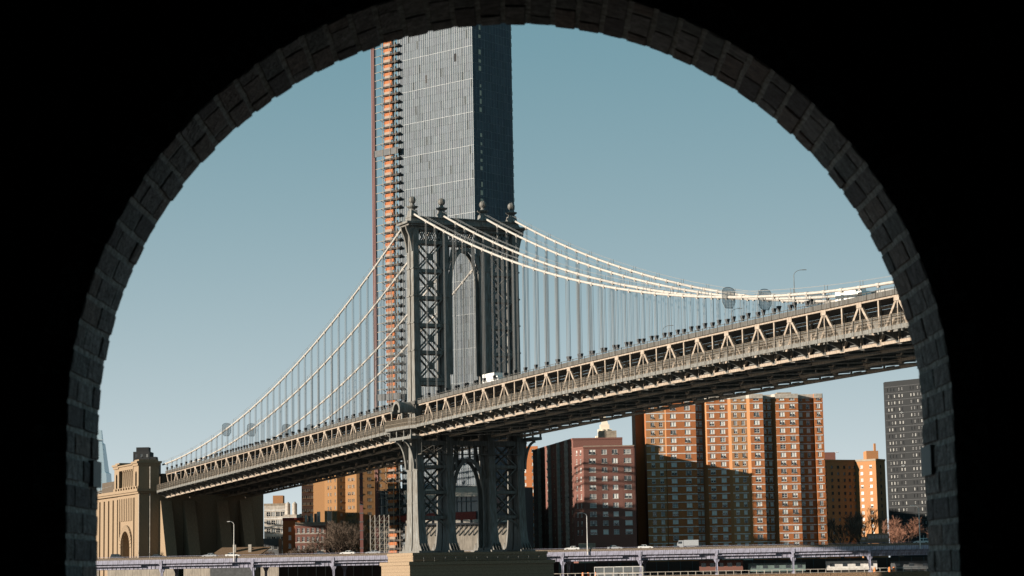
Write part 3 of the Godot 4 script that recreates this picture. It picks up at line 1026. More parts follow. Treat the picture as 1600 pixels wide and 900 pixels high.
func make_anchorage(t: Node3D) -> void:
	var mb := MB.new()
	var e := -221.0
	# masonry body, with the portal arch cut through its sunny face
	mb.span(-300, e, 0, 33.6, -21.9, 20.0)
	mb.span(e - 5.5, e, 0, 33.6, 20.0, 24.0)
	mb.span(-300, e - 28.0, 0, 33.6, 20.0, 23.4)
	# arch bay between: wall above the arch
	var ca := e - 16.7
	var ra := 5.6
	var sp := 15.0
	var k := 20
	mb.span(e - 28.0, ca - ra - 0.001, 0, 33.6, 20.0, 23.7)
	mb.span(ca + ra + 0.001, e - 5.5, 0, 33.6, 20.0, 23.7)
	for i in k:
		var a0 := PI * i / k
		var a1 := PI * (i + 1) / k
		var p := Vector2(ca + cos(a0) * ra, sp + sin(a0) * ra)
		var q := Vector2(ca + cos(a1) * ra, sp + sin(a1) * ra)
		mb.hexa([Vector3(q.x, 33.6, 23.7), Vector3(p.x, 33.6, 23.7), Vector3(p.x, p.y, 23.7), Vector3(q.x, q.y, 23.7)], [Vector3(q.x, 33.6, 20.0), Vector3(p.x, 33.6, 20.0), Vector3(p.x, p.y, 20.0), Vector3(q.x, q.y, 20.0)])
	# cornices
	mb.span(-300, e + 0.5, 33.6, 34.3, -22.4, 24.6)
	mb.span(-300, e + 1.0, 34.3, 35.3, -22.9, 25.1)
	var an := put("anchorage", mb.done(M.granite), t)
	# archivolt stones round the portal
	for i in 17:
		var a0 := PI * i / 17.0 + 0.012
		var a1 := PI * (i + 1) / 17.0 - 0.012
		var vs := MB.new()
		var pts := []
		for rr in [[a0, 7.9], [a1, 7.9], [a1, 5.75], [a0, 5.75]]:
			pts.append(Vector3(ca + cos(rr[0]) * rr[1], sp + sin(rr[0]) * rr[1], 0))
		var f := Vector3(0, 0, 24.35)
		var g := Vector3(0, 0, 23.6)
		vs.hexa([pts[1] + f, pts[0] + f, pts[3] + f, pts[2] + f], [pts[1] + g, pts[0] + g, pts[3] + g, pts[2] + g])
		put("arch_stone", vs.done(M.granite), an)
	for x in [-1.0, 1.0]:
		block("arch_jamb", an, ca + x * 6.83 - 1.08, ca + x * 6.83 + 1.08, 0, sp - 0.05, 23.6, 24.3, M.granite)
	# pilaster strips on the wall above the portal
	for i in 9:
		var x := e - 7.6 - i * 2.25
		var y0 := 24.4 if i > 0 and i < 8 else 2.0
		block("pilaster", an, x - 0.7, x + 0.7, y0, 32.4, 23.6, 24.15, M.granite)
	for i in 5:
		block("pilaster", an, e - 31.0 - i * 6.0, e - 28.6 - i * 6.0, 2.0, 32.4, 23.3, 23.9, M.granite)
	# colonnade on top: two pavilions, open columns between, entablature
	var w0 := e - 32.0
	block("attic_base", an, w0, e - 0.4, 35.3, 36.3, 16.2, 24.4, M.granite)
	for pv in [[e - 7.0, e - 0.8], [w0 + 0.3, w0 + 6.4]]:
		var pm := MB.new()
		var pc: float = (pv[0] + pv[1]) / 2
		for fz in [[23.2, 24.1], [16.6, 17.4]]:
			pm.span(pv[0], pc - 0.95, 36.3, 43.4, fz[0], fz[1])
			pm.span(pc + 0.95, pv[1], 36.3, 43.4, fz[0], fz[1])
			for i in 10:
				var a0 := PI * i / 10.0
				var a1 := PI * (i + 1) / 10.0
				var p := Vector2(pc + cos(a0) * 0.95, 40.6 + sin(a0) * 0.95)
				var q := Vector2(pc + cos(a1) * 0.95, 40.6 + sin(a1) * 0.95)
				pm.hexa([Vector3(q.x, 43.4, fz[1]), Vector3(p.x, 43.4, fz[1]), Vector3(p.x, p.y, fz[1]), Vector3(q.x, q.y, fz[1])], [Vector3(q.x, 43.4, fz[0]), Vector3(p.x, 43.4, fz[0]), Vector3(p.x, p.y, fz[0]), Vector3(q.x, q.y, fz[0])])
		pm.span(pv[0], pv[0] + 0.8, 36.3, 43.4, 17.4, 23.2)
		pm.span(pv[1] - 0.8, pv[1], 36.3, 43.4, 17.4, 23.2)
		pm.span(pv[0] - 0.3, pv[1] + 0.3, 43.4, 44.3, 16.2, 24.5)
		pm.span(pv[0] - 0.7, pv[1] + 0.7, 44.3, 45.0, 15.8, 24.9)
		pm.span(pv[0] + 0.4, pv[1] - 0.4, 45.0, 45.6, 16.8, 23.9)
		put("pavilion", pm.done(M.granite), an)
	for i in 6:
		var x := e - 9.0 - i * 2.55
		var cm := MB.new()
		cm.lathe([Vector2(0.62, 36.3), Vector2(0.62, 36.7), Vector2(0.5, 36.8), Vector2(0.42, 41.9), Vector2(0.6, 42.1), Vector2(0.6, 42.5)], Vector3(x, 0, 23.4), 12)
		put("stone_column", cm.done(M.granite), an)
		var cm2 := MB.new()
		cm2.lathe([Vector2(0.62, 36.3), Vector2(0.62, 36.7), Vector2(0.5, 36.8), Vector2(0.42, 41.9), Vector2(0.6, 42.1), Vector2(0.6, 42.5)], Vector3(x, 0, 17.2), 12)
		put("stone_column", cm2.done(M.granite), an)
	block("entablature", an, w0 + 6.5, e - 7.1, 42.5, 43.9, 16.5, 24.2, M.granite)
	block("entablature", an, w0 + 6.6, e - 7.2, 43.9, 44.4, 16.1, 24.7, M.granite)
	# balusters along the attic base
	for i in 9:
		block("console", an, e - 2.0 - i * 3.3, e - 1.0 - i * 3.3, 35.3, 36.1, 24.41, 24.9, M.granite)
	# battered buttresses under each truss on the river face
	for o in PLANES:
		var bt := MB.new()
		bt.loft([[0.0, e - 1, e + 12.0, o - 2.0, o + 2.0], [31.0, e - 1, e + 1.2, o - 2.0, o + 2.0]])
		put("buttress", bt.done(M.granite), an)
	block("road_plinth", an, -300.0, e - 0.6, 35.3, apex(e) + 0.6, -15.6, 15.6, M.granite_joint)
	put("drain_pipe", tube_mesh(Vector3(e + 0.25, 8, 20.2), Vector3(e + 0.25, 43.0, 20.2), 0.17, M.concrete_pale), an)
	put("drain_pipe", tube_mesh(Vector3(e + 0.25, 8, 24.2), Vector3(e + 0.25, 33.4, 24.2), 0.12, M.concrete_pale), an)

func tube_mesh(p: Vector3, q: Vector3, r: float, m: Material) -> ArrayMesh:
	var mb := MB.new()
	mb.tube(p, q, r, r, 8)
	return mb.done(m)


# ---------------------------------------------------------------- buildings
# window: frame and pane as one two-surface mesh, centred, facing +z; style picks pane and extras
func window_mesh(w: float, h: float, style: int, frame: Material, sill: Material) -> ArrayMesh:
	var key := "%.2f %.2f %d %d %d" % [w, h, style, frame.get_instance_id(), sill.get_instance_id()]
	if window_cache.has(key):
		return window_cache[key]
	var fr := MB.new()
	var t := 0.09
	fr.span(-w / 2, w / 2, h / 2 - t, h / 2, -0.2, -0.06)
	fr.span(-w / 2, w / 2, -h / 2, -h / 2 + t, -0.2, -0.06)
	fr.span(-w / 2, -w / 2 + t, -h / 2 + t, h / 2 - t, -0.2, -0.06)
	fr.span(w / 2 - t, w / 2, -h / 2 + t, h / 2 - t, -0.2, -0.06)
	fr.span(-0.05, 0.05, -h / 2 + t, h / 2 - t, -0.19, -0.07)
	if style % 2 == 0:
		fr.span(-w / 2 + t, w / 2 - t, -0.04, 0.04, -0.18, -0.08)
	var sl := MB.new()
	sl.span(-w / 2 - 0.12, w / 2 + 0.12, -h / 2 - 0.16, -h / 2, -0.1, 0.14)
	var mesh := ArrayMesh.new()
	fr.surf(mesh, frame)
	sl.surf(mesh, sill)
	var pn := MB.new()
	pn.span(-w / 2, w / 2, -h / 2, h / 2, -0.26, -0.16)
	var dk: Material = M.glass_dark
	var pane: Material = [M.glass_dark, M.glass_mid, M.blind_dim, M.blind, M.glass_dark, M.blind][style]
	if style == 4 or style == 5:
		# blind half drawn
		var up := MB.new()
		up.span(-w / 2 + t, w / 2 - t, 0.05 * h, h / 2 - t, -0.165, -0.15)
		up.surf(mesh, M.blind)
		pn.surf(mesh, dk)
	else:
		pn.surf(mesh, pane)
	if style == 1 or style == 5:
		# air conditioner in the lower sash
		var ac := MB.new()
		ac.span(-w * 0.2, w * 0.2, -h / 2 + 0.02, -h / 2 + 0.42, -0.15, 0.3)
		ac.surf(mesh, M.concrete_grey)
	window_cache[key] = mesh
	return mesh

# One stretch of facade from a to b (plan points, building-local), base y0 to top y1.
# f: {m, cols: [[centre 0..1, width]...], fh, sill, wh, first, styles, frame, band, bh}
func facade(parent: Node3D, a: Vector2, b: Vector2, y0: float, y1: float, f: Dictionary) -> void:
	var A := Vector3(a.x, 0, a.y)
	var ex := Vector3(b.x - a.x, 0, b.y - a.y)
	var L := ex.length()
	ex /= L
	var ez := ex.cross(Vector3.UP)
	if ez.z < 0 and not f.get("back", false):
		ez = -ez
	var bs := Basis(ex, Vector3.UP, ez)
	var th := 0.32
	var mb := MB.new()
	var cols: Array = f.get("cols", [])
	var fh: float = f.get("fh", 2.75)
	var sill: float = f.get("sill", 0.9)
	var wh: float = f.get("wh", 1.45)
	var first: float = f.get("first", 3.0)
	var n := int((y1 - 0.4 - y0 - first) / fh) if cols.size() else 0
	var add := func(x0: float, x1: float, h0: float, h1: float) -> void:
		if x1 - x0 > 0.005 and h1 - h0 > 0.005:
			mb.box(A + ex * (x0 + x1) / 2 + Vector3.UP * (h0 + h1) / 2 + ez * (th / 2 - 0.3), Vector3(x1 - x0, h1 - h0, th), bs)
	var y := y0
	for i in n:
		var wy0 := y0 + first + i * fh + sill
		add.call(0.0, L, y, wy0)
		var x := 0.0
		for c in cols:
			var cx: float = c[0] * L
			add.call(x, cx - c[1] / 2, wy0, wy0 + wh)
			x = cx + c[1] / 2
		add.call(x, L, wy0, wy0 + wh)
		y = wy0 + wh
	add.call(0.0, L, y, y1)
	put("wall", mb.done(f.m), parent)
	var styles: Array = f.get("styles", [0, 2, 3, 4, 5, 1])
	for i in n:
		for c in cols:
			if rng.randf() < f.get("skip", 0.0):
				continue
			var o: Vector3 = A + ex * (c[0] * L) + Vector3.UP * (y0 + first + i * fh + sill + wh / 2) + ez * 0.02
			put("window", window_mesh(c[1], wh, styles[rng.randi() % styles.size()], f.get("frame", M.white_paint), f.get("sill_mat", M.concrete_pale)), parent, Transform3D(bs, o))
	if f.has("band"):
		for i in n + 1:
			var by: float = y0 + first + i * fh + f.get("band_y", 0.0)
			if by < y1 - 0.3:
				put("floor_band", unit_box, parent, Transform3D(bs * Basis.from_scale(Vector3(L + 0.02, f.get("bh", 0.24), 0.12)), A + ex * L / 2 + Vector3.UP * by + ez * 0.04), f.band)
	if f.has("parapet"):
		var ph: float = f.get("ph", 1.4)
		var pm := MB.new()
		pm.box(A + ex * L / 2 + Vector3.UP * (y1 - ph / 2 + 0.003) + ez * 0.08, Vector3(L + 0.1, ph, 0.25), bs)
		put("parapet", pm.done(f.parapet), parent)

# prism block behind a front polyline; pts left to right, then straight back to the depth given
func core(parent: Node3D, pts: Array, back: float, y0: float, y1: float, m: Material, inset := 0.29) -> void:
	var poly := PackedVector2Array()
	for p in pts:
		poly.append(Vector2(p.x, p.y - inset))
	poly.append(Vector2(pts[-1].x, back))
	poly.append(Vector2(pts[0].x, back))
	var mb := MB.new()
	mb.prism(poly, Vector3(0, y0, 0), Vector3(1, 0, 0), Vector3(0, 0, 1), Vector3(0, y1 - y0 - 0.02, 0))
	put("body", mb.done(m), parent)

func cols_at(k: int, w: float, lo := 0.0, hi := 1.0) -> Array:
	var a := []
	for i in k:
		a.append([lerpf(lo, hi, (i + 0.5) / k), w])
	return a

func make_orange_block() -> void:
	rng.seed = 41
	var o := Vector3(45.0, 1.9, -740.0)
	var t := thing("apartment_block", "tall orange brick apartment block with white floor lines, half in shadow", "building", o)
	var top := 61.0
	# plan in local metres: x from the lit corner, y = local z (towards the river)
	var P := [Vector2(-2.9, -12.0), Vector2(0, -11.5), Vector2(0.05, 0), Vector2(6.6, 0), Vector2(6.9, 0.4), Vector2(17.1, 0.4), Vector2(17.15, -3.2), Vector2(19.6, -3.2), Vector2(20.9, 0.2), Vector2(28.2, 0.2), Vector2(29.2, 1.0), Vector2(34.6, 1.0), Vector2(35.6, 1.9), Vector2(40.1, 1.9), Vector2(40.15, -2.6), Vector2(43.6, -2.6), Vector2(44.7, 0.2), Vector2(52.4, 0.2), Vector2(52.45, -3.4), Vector2(58.1, -3.4), Vector2(58.15, -1.2), Vector2(60.8, -1.2)]
	core(t, P, -34.0, 0.0, top, M.brick_orange, 0.30)
	var W := {"fh": 2.77, "sill": 0.95, "wh": 1.5, "first": 5.2, "band": M.white_paint, "parapet": M.concrete_pale, "ph": 1.5, "bh": 0.3, "styles": [3, 0, 3, 2, 4, 5, 1, 3]}
	var seg := func(i: int, m: Material, cols: Array) -> void:
		var f := W.duplicate()
		f.m = m
		f.cols = cols
		facade(t, P[i], P[i + 1], 0.0, top, f)
	seg.call(0, M.brick_orange, [])
	seg.call(1, M.brick_orange, [])
	seg.call(2, M.brick_amber, [[0.34, 1.25], [0.78, 1.25]])
	seg.call(3, M.brick_amber, [])  # windowless sun-facing slants: their brighter sunlight is put into the amber brick
	seg.call(4, M.brick_orange, [[0.24, 1.9], [0.72, 1.9]])
	seg.call(6, M.brick_orange, [[0.27, 0.95], [0.78, 0.95]])
	seg.call(7, M.brick_amber, [])
	seg.call(8, M.brick_orange, [[0.24, 1.7], [0.74, 1.7]])
	seg.call(9, M.brick_amber, [])
	seg.call(10, M.brick_amber, [[0.26, 1.2], [0.76, 1.2]])
	seg.call(11, M.brick_amber, [])
	seg.call(12, M.brick_orange, [[0.5, 1.9]])
	seg.call(14, M.brick_orange, [[0.25, 1.1], [0.75, 1.1]])
	seg.call(15, M.brick_amber, [])
	seg.call(16, M.brick_orange, [[0.27, 1.8], [0.73, 1.8]])
	seg.call(18, M.brick_orange, [[0.22, 1.2], [0.66, 1.2]])
	seg.call(20, M.brick_orange, [[0.5, 1.2]])
	block("wall", t, 60.8, 61.1, 0.0, top, -34.0, -1.2, M.brick_orange)
	block("entrance_canopy", t, 21.0, 35.0, 4.3, 5.3, 2.2, 4.2, M.concrete_pale)
	block("roof_house", t, 24.0, 31.0, top, top + 1.6, -14.0, -6.0, M.concrete_grey)
	block("roof_house", t, 46.0, 51.0, top, top + 1.0, -14.0, -6.0, M.concrete)

func make_red_block() -> void:
	rng.seed = 52
	var o := Vector3(20.0, 1.9, -722.0)
	var t := thing("apartment_block", "red brick apartment block, its sunny end wall crossed by cable shadows, long shaded side", "building", o)
	# front wing
	var top := 43.1
	var P := [Vector2(-0.2, -6.0), Vector2(2.9, 0.0), Vector2(19.7, 0.0)]
	core(t, P, -16.0, 0.0, top, M.brick_red, 0.30)
	var f := {"fh": 2.95, "sill": 0.9, "wh": 1.6, "first": 13.0, "m": M.brick_red, "cols": [[0.17, 2.2], [0.41, 1.75], [0.62, 1.75], [0.87, 2.4]], "parapet": M.brick_red, "ph": 0.5, "styles": [2, 3, 4, 2, 5, 1]}
	facade(t, P[1], P[2], 0.0, top, f)
	f.cols = [[0.3, 0.9], [0.7, 0.9]]
	facade(t, P[0], P[1], 0.0, top, f)
	block("wall", t, 19.7, 20.0, 0.0, top, -15.9, -0.05, M.brick_red)
	block("coping", t, 2.9, 19.9, top + 0.005, top + 0.25, -0.5, 0.15, M.concrete)
	# rear slab, taller, running back from the river
	var R := [Vector2(-13.4, -82.0), Vector2(-0.2, -13.0), Vector2(16.6, -13.0)]
	core(t, [Vector2(-13.2, -82.0), Vector2(0.1, -12.7), Vector2(16.6, -12.7)], -96.0, 0.0, 46.8, M.brick_red, 0.30)
	var g := {"fh": 2.85, "sill": 0.9, "wh": 1.5, "first": 6.0, "m": M.brick_red, "cols": [], "parapet": M.brick_red, "ph": 0.6}
	facade(t, R[1], R[2], 43.2, 46.8, g)
	g.m = M.brick_red
	g.styles = [0, 2, 1, 4, 0]
	g.frame = M.concrete
	g.sill_mat = M.concrete
	g.cols = cols_at(12, 1.6)
	facade(t, R[0], R[1], 0.0, 46.8, g)
	# pale stair strips standing proud of the long side
	var dir: Vector2 = (R[1] - R[0]).normalized()
	var nrm := Vector2(-dir.y, dir.x)
	if nrm.x > 0:
		nrm = -nrm
	for k in 4:
		var p: Vector2 = R[0] + dir * 70.3 * [0.2, 0.46, 0.68, 0.87][k]
		var q := p + nrm * 0.25
		bar("stair_strip", t, Vector3(q.x, 0.0, q.y), Vector3(q.x, 46.6, q.y), 1.6, 0.9, M.concrete_pale, Vector3(dir.x, 0, dir.y))
	block("roof_house", t, 9.0, 15.0, 46.8, 49.6, -30.0, -20.0, M.concrete)
	block("podium", t, 0.5, 6.0, 0.0, 11.0, 1.0, 5.0, M.concrete)

func make_glass_tower() -> void:
	rng.seed = 63
	var o := Vector3(-12.2, 1.9, -725.0)
	var t := thing("glass_tower", "very tall glass tower rising behind the bridge tower, silver face beside a dark one", "building", o, deg_to_rad(-40.0))
	var H := 236.0
	var fl := 2.9
	block("body", t, -35.0, -0.15, 0.0, H, -21.0, -0.15, M.glass_mid)
	# silver face: glass panels with slight tilts, between fins
	var base := 31.0
	var nf := int((H - base) / fl)
	var nc := 35
	var pm := StandardMaterial3D.new()
	pm.resource_name = "silver_glass"
	pm.vertex_color_use_as_albedo = true
	pm.roughness = 0.7
	pm.metallic = 0.0
	pm.metallic_specular = 0.15
	M.silver = pm
	var mb := MB.new()
	mb.tint = true
	var dark_cells := {}
	for i in nf:
		for j in nc:
			var jj := (j * 3 + i * 7 + int(i / 3.0) * 5) % 23
			if jj == 0 and rng.randf() < 0.75:
				dark_cells[Vector2i(i, j)] = true
				continue
			var g := 0.094 + rng.randf_range(-0.011, 0.011)
			if rng.randf() < 0.12:
				g -= 0.016
			mb.col = Color(g * 0.84, g, g * 1.16)
			var x0 := -35.0 + j * 1.0
			var y0 := base + i * fl
			var tx := rng.randf_range(-0.012, 0.012)
			var ty := rng.randf_range(-0.02, 0.02)
			mb.quad(Vector3(x0 + 0.03, y0 + fl - 0.3, 0.0 + tx + ty), Vector3(x0 + 0.97, y0 + fl - 0.3, 0.0 - tx + ty), Vector3(x0 + 0.97, y0 + 0.05, 0.0 - tx - ty), Vector3(x0 + 0.03, y0 + 0.05, 0.0 + tx - ty))
			g *= 0.93
			mb.col = Color(g * 0.84, g, g * 1.16)
			mb.quad(Vector3(x0 + 0.03, y0 + fl, 0.01), Vector3(x0 + 0.97, y0 + fl, 0.01), Vector3(x0 + 0.97, y0 + fl - 0.3, 0.01), Vector3(x0 + 0.03, y0 + fl - 0.3, 0.01))
	# the other face: the same glass
	for i in nf:
		for j in 21:
			var g := 0.094 + rng.randf_range(-0.011, 0.011)
			mb.col = Color(g * 0.84, g, g * 1.16)
			var z0 := -21.0 + j * 1.0
			var y0 := base + i * fl
			var tx := rng.randf_range(-0.012, 0.012)
			var ty := rng.randf_range(-0.02, 0.02)
			mb.quad(Vector3(tx + ty, y0 + fl - 0.06, z0 + 0.97), Vector3(-tx + ty, y0 + fl - 0.06, z0 + 0.03), Vector3(-tx - ty, y0 + 0.05, z0 + 0.03), Vector3(tx - ty, y0 + 0.05, z0 + 0.97))
	var cw := put("curtain_wall", mb.done(pm), t)
	cw.set_meta("kind", "stuff")
	for c in dark_cells:
		var x0: float = -35.0 + c.y * 1.0
		var y0: float = base + c.x * fl
		if y0 > 45.0 and y0 < 200.0:
			block("dark_pane", t, x0 + 0.03, x0 + 0.97, y0, y0 + fl, -0.1, 0.0, M.panel_dark)
		else:
			block("dark_pane", t, x0 + 0.03, x0 + 0.97, y0, y0 + fl, -0.1, 0.0, M.panel_dark)
	for j in nc + 1:
		block("fin", t, -35.0 + j - 0.035, -35.0 + j + 0.035, base, H, -0.1, 0.16 if j % 5 == 0 else 0.09, M.fin)
	for i in nf + 1:
		if i % 4 == 0:
			block("floor_line", t, -35.0, 0.0, base + i * fl - 0.03, base + i * fl + 0.03, 0.02, 0.06, M.fin)
	for c in [[-22.0, 172.0], [-8.3, 177.4]]:  # near-black panels: the shade inside open bays, painted on
		block("dark_bay_panel", t, c[0], c[0] + 0.95, c[1], c[1] + 2.8, 0.02, 0.09, M.void)
	# dark face with its floor lines, a ladder of pale panels near the corner
	var dl := MB.new()
	for i in nf:
		dl.span(-0.02, 0.04, base + i * fl - 0.015, base + i * fl + 0.015, -20.9, -0.3)
	for j in 14:
		dl.span(-0.02, 0.04, base, H, -0.4 - j * 1.5, -0.375 - j * 1.5)
	put("mullions", dl.done(M.fin), t)
	for i in nf:
		var y0 := base + i * fl
		if rng.randf() < 0.14 or y0 > 193.0:
			continue
		if y0 > 152.0 and y0 < 157.0:
			continue
		block("pale_panel", t, -0.1, 0.06, y0 + 0.4, y0 + 1.7 + rng.randf_range(-0.4, 0.5), -4.4, -3.1 - rng.randf_range(0.0, 0.5), M.pale_panel)
		block("edge_clip", t, -0.1, 0.25, y0 + 0.2, y0 + 1.5, -20.9, -20.5, M.fin)
	# podium floors of the tower: dark glass, red net, canopy
	block("podium", t, -48.0, -1.5, 0.0, 30.9, -30.0, -0.2, M.glass_mid)
	for i in 8:
		block("podium_band", t, -48.0, -1.5, 4.0 + i * 3.6, 4.4 + i * 3.6, -0.3, 0.12, M.concrete_grey)
	for j in 22:
		block("podium_mullion", t, -48.0 + j * 2.1, -47.85 + j * 2.1, 0.0, 30.9, -0.3, 0.08, M.concrete_grey)
	block("safety_net", t, -48.0, -1.3, 19.6, 22.3, 0.15, 0.4, M.net_red)
	block("pale_floor", t, -34.0, 1.0, 27.4, 30.6, 0.13, 0.4, M.concrete_pale)
	# construction hoist up the edge of the silver face
	var hs := thing("construction_hoist", "orange netted construction hoist climbing the edge of the silver glass tower", "hoist", t.transform * Vector3(-34.6, 0, 1.0), deg_to_rad(-40.0))
	var rails := MB.new()
	for x in [-11.2, -10.6]:
		for z in [0.0, 1.2]:
			rails.span(x - 0.14, x + 0.14, 0, 205, z - 0.14, z + 0.14)
	put("mast", rails.done(M.hoist_rail), hs)
	for x in [-6.2, -2.6, 0.2]:
		block("guide_rail", hs, x - 0.06, x + 0.06, 0.0, 205.0, 1.1, 1.22, M.concrete)
	var k := int(205.0 / fl)
	for i in k:
		var y := 2.0 + i * fl
		bar("tie", hs, Vector3(-10.4, y, 0.6), Vector3(-6.0, y + 0.25, 0.6), 0.16, 0.16, M.concrete)
		if i % 2 == 0:
			bar("tie_brace", hs, Vector3(-9.4, y - 0.1, 0.7), Vector3(-9.4, y - fl + 0.2, 0.7), 0.12, 0.12, M.concrete_grey)
		bar("tie_brace", hs, Vector3(-7.8, y + 0.1, 0.62), Vector3(-6.2, y - 0.8, 0.62), 0.12, 0.25, M.void)
		block("landing", hs, -6.3, 1.0, y - 0.35, y + 0.3, -1.4, 0.6, M.hoist_dark)
		block("landing_gate", hs, -5.9 + rng.randf_range(0, 0.6), -2.6, y + 0.2, y + 1.2, 0.4, 0.58, M.car_brown)
		var off := 1.15 if rng.randf() < 0.8 else 0.5
		block("net", hs, -6.15, -2.0, y + off, y + fl - 0.62, -0.6, 0.35, M.net_orange)
		block("landing_post", hs, -1.9, -1.5, y + 0.3, y + 1.6, 0.1, 0.5, M.hoist_dark)
		block("landing_post", hs, -0.6, -0.1, y + 0.2, y + 1.1, 0.1, 0.5, M.void)
	for y in [62.0, 148.5]:
		block("motor_deck", hs, -10.8, 1.0, y, y + 2.3, 0.7, 1.0, M.concrete_grey)

func simple_tower(called: String, label: String, o: Vector3, P: Array, back: float, top: float, segs: Array, body: Material) -> Node3D:
	var t := thing(called, label, "building", o)
	core(t, P, back, 0.0, top, body, 0.30)
	for s in segs:
		facade(t, P[s[0]], P[s[0] + 1], 0.0, top, s[1])
	return t

func make_far_blocks() -> void:
	rng.seed = 74
	# amber zigzag block under the deck, left of the tower
	var W := {"fh": 2.7, "sill": 0.9, "wh": 1.25, "first": 5.0, "frame": M.concrete, "sill_mat": M.brick_tan, "styles": [0, 1, 2, 0]}
	var a := W.duplicate(); a.m = M.brick_tan; a.cols = [[0.3, 0.9], [0.5, 0.9], [0.85, 0.9]]
	var b := W.duplicate(); b.m = M.brick_tan; b.cols = [[0.5, 0.9]]
	var c := W.duplicate(); c.m = M.brick_tan; c.cols = [[0.28, 0.9], [0.42, 0.9], [0.62, 0.9], [0.76, 0.9]]
	var d := W.duplicate(); d.m = M.brick_tan; d.cols = [[0.28, 0.9], [0.66, 0.9], [0.78, 0.9]]
	simple_tower("apartment_block", "amber brick apartment block with folded walls under the bridge, left of the tower", Vector3(-75.5, 1.9, -850.0), [Vector2(0, -6), Vector2(5.6, 2.0), Vector2(8.8, 1.0), Vector2(13.7, 8.0), Vector2(20.6, 7.0), Vector2(29.0, 7.0)], -26.0, 49.0, [[0, a], [1, b], [2, c], [3, d], [4, d]], M.brick_tan)
	var e := W.duplicate(); e.m = M.brick_tan; e.cols = [[0.9, 0.9]]
	var g := W.duplicate(); g.m = M.brick_brown; g.cols = cols_at(3, 1.4)
	simple_tower("apartment_block", "plain tan brick block with a dark stair wing, seen beyond the red tenement", Vector3(-86.5, 1.9, -874.0), [Vector2(0, -2.0), Vector2(4.6, -3.0), Vector2(13.0, 1.5)], -16.0, 44.0, [[0, g], [1, e]], M.brick_tan)
	# slab at the edge of the arch, its shade put into near-black brick
	var s := {"fh": 2.7, "sill": 0.8, "wh": 1.35, "first": 9.0, "m": M.brick_slate_shade, "frame": M.brick_slate_shade, "sill_mat": M.brick_slate_shade, "styles": [3, 2, 3, 0, 2], "band": M.concrete_grey, "bh": 0.1, "skip": 0.12, "cols": [[0.06, 0.7], [0.12, 0.7], [0.18, 0.7], [0.27, 0.7], [0.33, 0.7], [0.5, 0.7], [0.56, 0.7], [0.63, 0.7], [0.69, 0.7], [0.78, 0.7], [0.84, 0.7], [0.9, 0.7]]}
	simple_tower("slab_block", "high-rise slab, shade put into its near-black walls, rows of small bright windows beside the arch", Vector3(151.0, 1.9, -868.0), [Vector2(0, -9.0), Vector2(17.0, 12.0), Vector2(34.0, 8.0)], -12.0, 76.0, [[0, s]], M.brick_slate_shade)
	# narrow orange-fronted block and its dark wings
	var n1 := {"fh": 2.72, "sill": 0.9, "wh": 1.25, "first": 6.0, "m": M.brick_amber, "cols": [[0.3, 1.3], [0.74, 1.3]], "styles": [3, 2, 3, 5], "parapet": M.concrete, "ph": 0.8}
	var n2 := n1.duplicate(); n2.m = M.brick_amber; n2.cols = [[0.3, 1.0], [0.62, 1.0], [0.93, 1.0]]; n2.styles = [0, 1, 2, 0]; n2.frame = M.concrete_grey; n2.sill_mat = M.brick_amber; n2.parapet = M.brick_amber
	var n3 := n2.duplicate(); n3.cols = [[0.5, 1.0]]
	var sl := simple_tower("apartment_block", "narrow orange brick block between dark wings, right of the large orange one", Vector3(129.0, 1.9, -900.0), [Vector2(-3.0, 3.0), Vector2(6.0, -1.5), Vector2(13.2, -5.0), Vector2(20.7, 1.5), Vector2(25.6, -5.0)], -24.0, 46.0, [[0, n2], [1, n2], [2, n1], [3, n3]], M.brick_amber)
	block("roof_house", sl, 18.5, 23.5, 46.0, 49.8, -16.0, -8.0, M.brick_amber)
	block("chimney", sl, 22.2, 23.0, 49.8, 53.0, -12.0, -10.5, M.brick_amber)
	block("roof_house", sl, 0.5, 5.5, 46.0, 49.5, -16.0, -8.0, M.brick_red)
	simple_tower("apartment_block", "unseen brick block added behind the glass tower to shade the long shaded block", Vector3(-36.0, 1.9, -776.0), [Vector2(0, 0), Vector2(31.0, 0.5)], -42.0, 60.0, [[0, n3]], M.brick_tan)  # added unseen block, placed to shade the red slab's long side
	# small buildings under the deck
	rng.seed = 75
	var r := {"fh": 3.1, "sill": 0.9, "wh": 1.7, "first": 1.0, "m": M.brick_red, "cols": cols_at(6, 0.95, 0.03, 0.97), "band": M.concrete_pale, "bh": 0.3, "band_y": 0.6, "styles": [0, 1, 2, 0], "parapet": M.concrete, "ph": 0.7}
	simple_tower("tenement", "low red brick tenement with pale floor bands and flat roof below the deck", Vector3(-79.2, 7.9, -778.0), [Vector2(-0.4, -3.0), Vector2(0.0, 0.0), Vector2(10.9, 0.4)], -8.0, 15.0, [[1, r]], M.brick_red)
	var r2 := {"fh": 3.0, "sill": 0.9, "wh": 1.6, "first": 2.0, "m": M.brick_orange, "cols": [[0.35, 1.0], [0.75, 1.0]], "styles": [3, 2, 0], "parapet": M.net_red, "ph": 1.0}
	simple_tower("tenement", "narrow orange tenement with red cornice beside the red tenement", Vector3(-84.0, 1.9, -780.0), [Vector2(0, -1.0), Vector2(7.4, 0.0)], -6.0, 22.8, [[0, r2]], M.brick_orange)
	var wh := {"fh": 3.4, "sill": 0.8, "wh": 1.9, "first": 2.0, "m": M.concrete_pale, "cols": cols_at(4, 1.7, 0.1, 0.95), "styles": [0, 1, 2], "band": M.white_paint, "bh": 0.4}
	var wb := simple_tower("loft_building", "white loft building with banded floors and an orange roof house", Vector3(-104.5, 1.9, -900.0), [Vector2(0, 0), Vector2(9.2, 0.8)], -16.0, 31.0, [[0, wh]], M.concrete_pale)
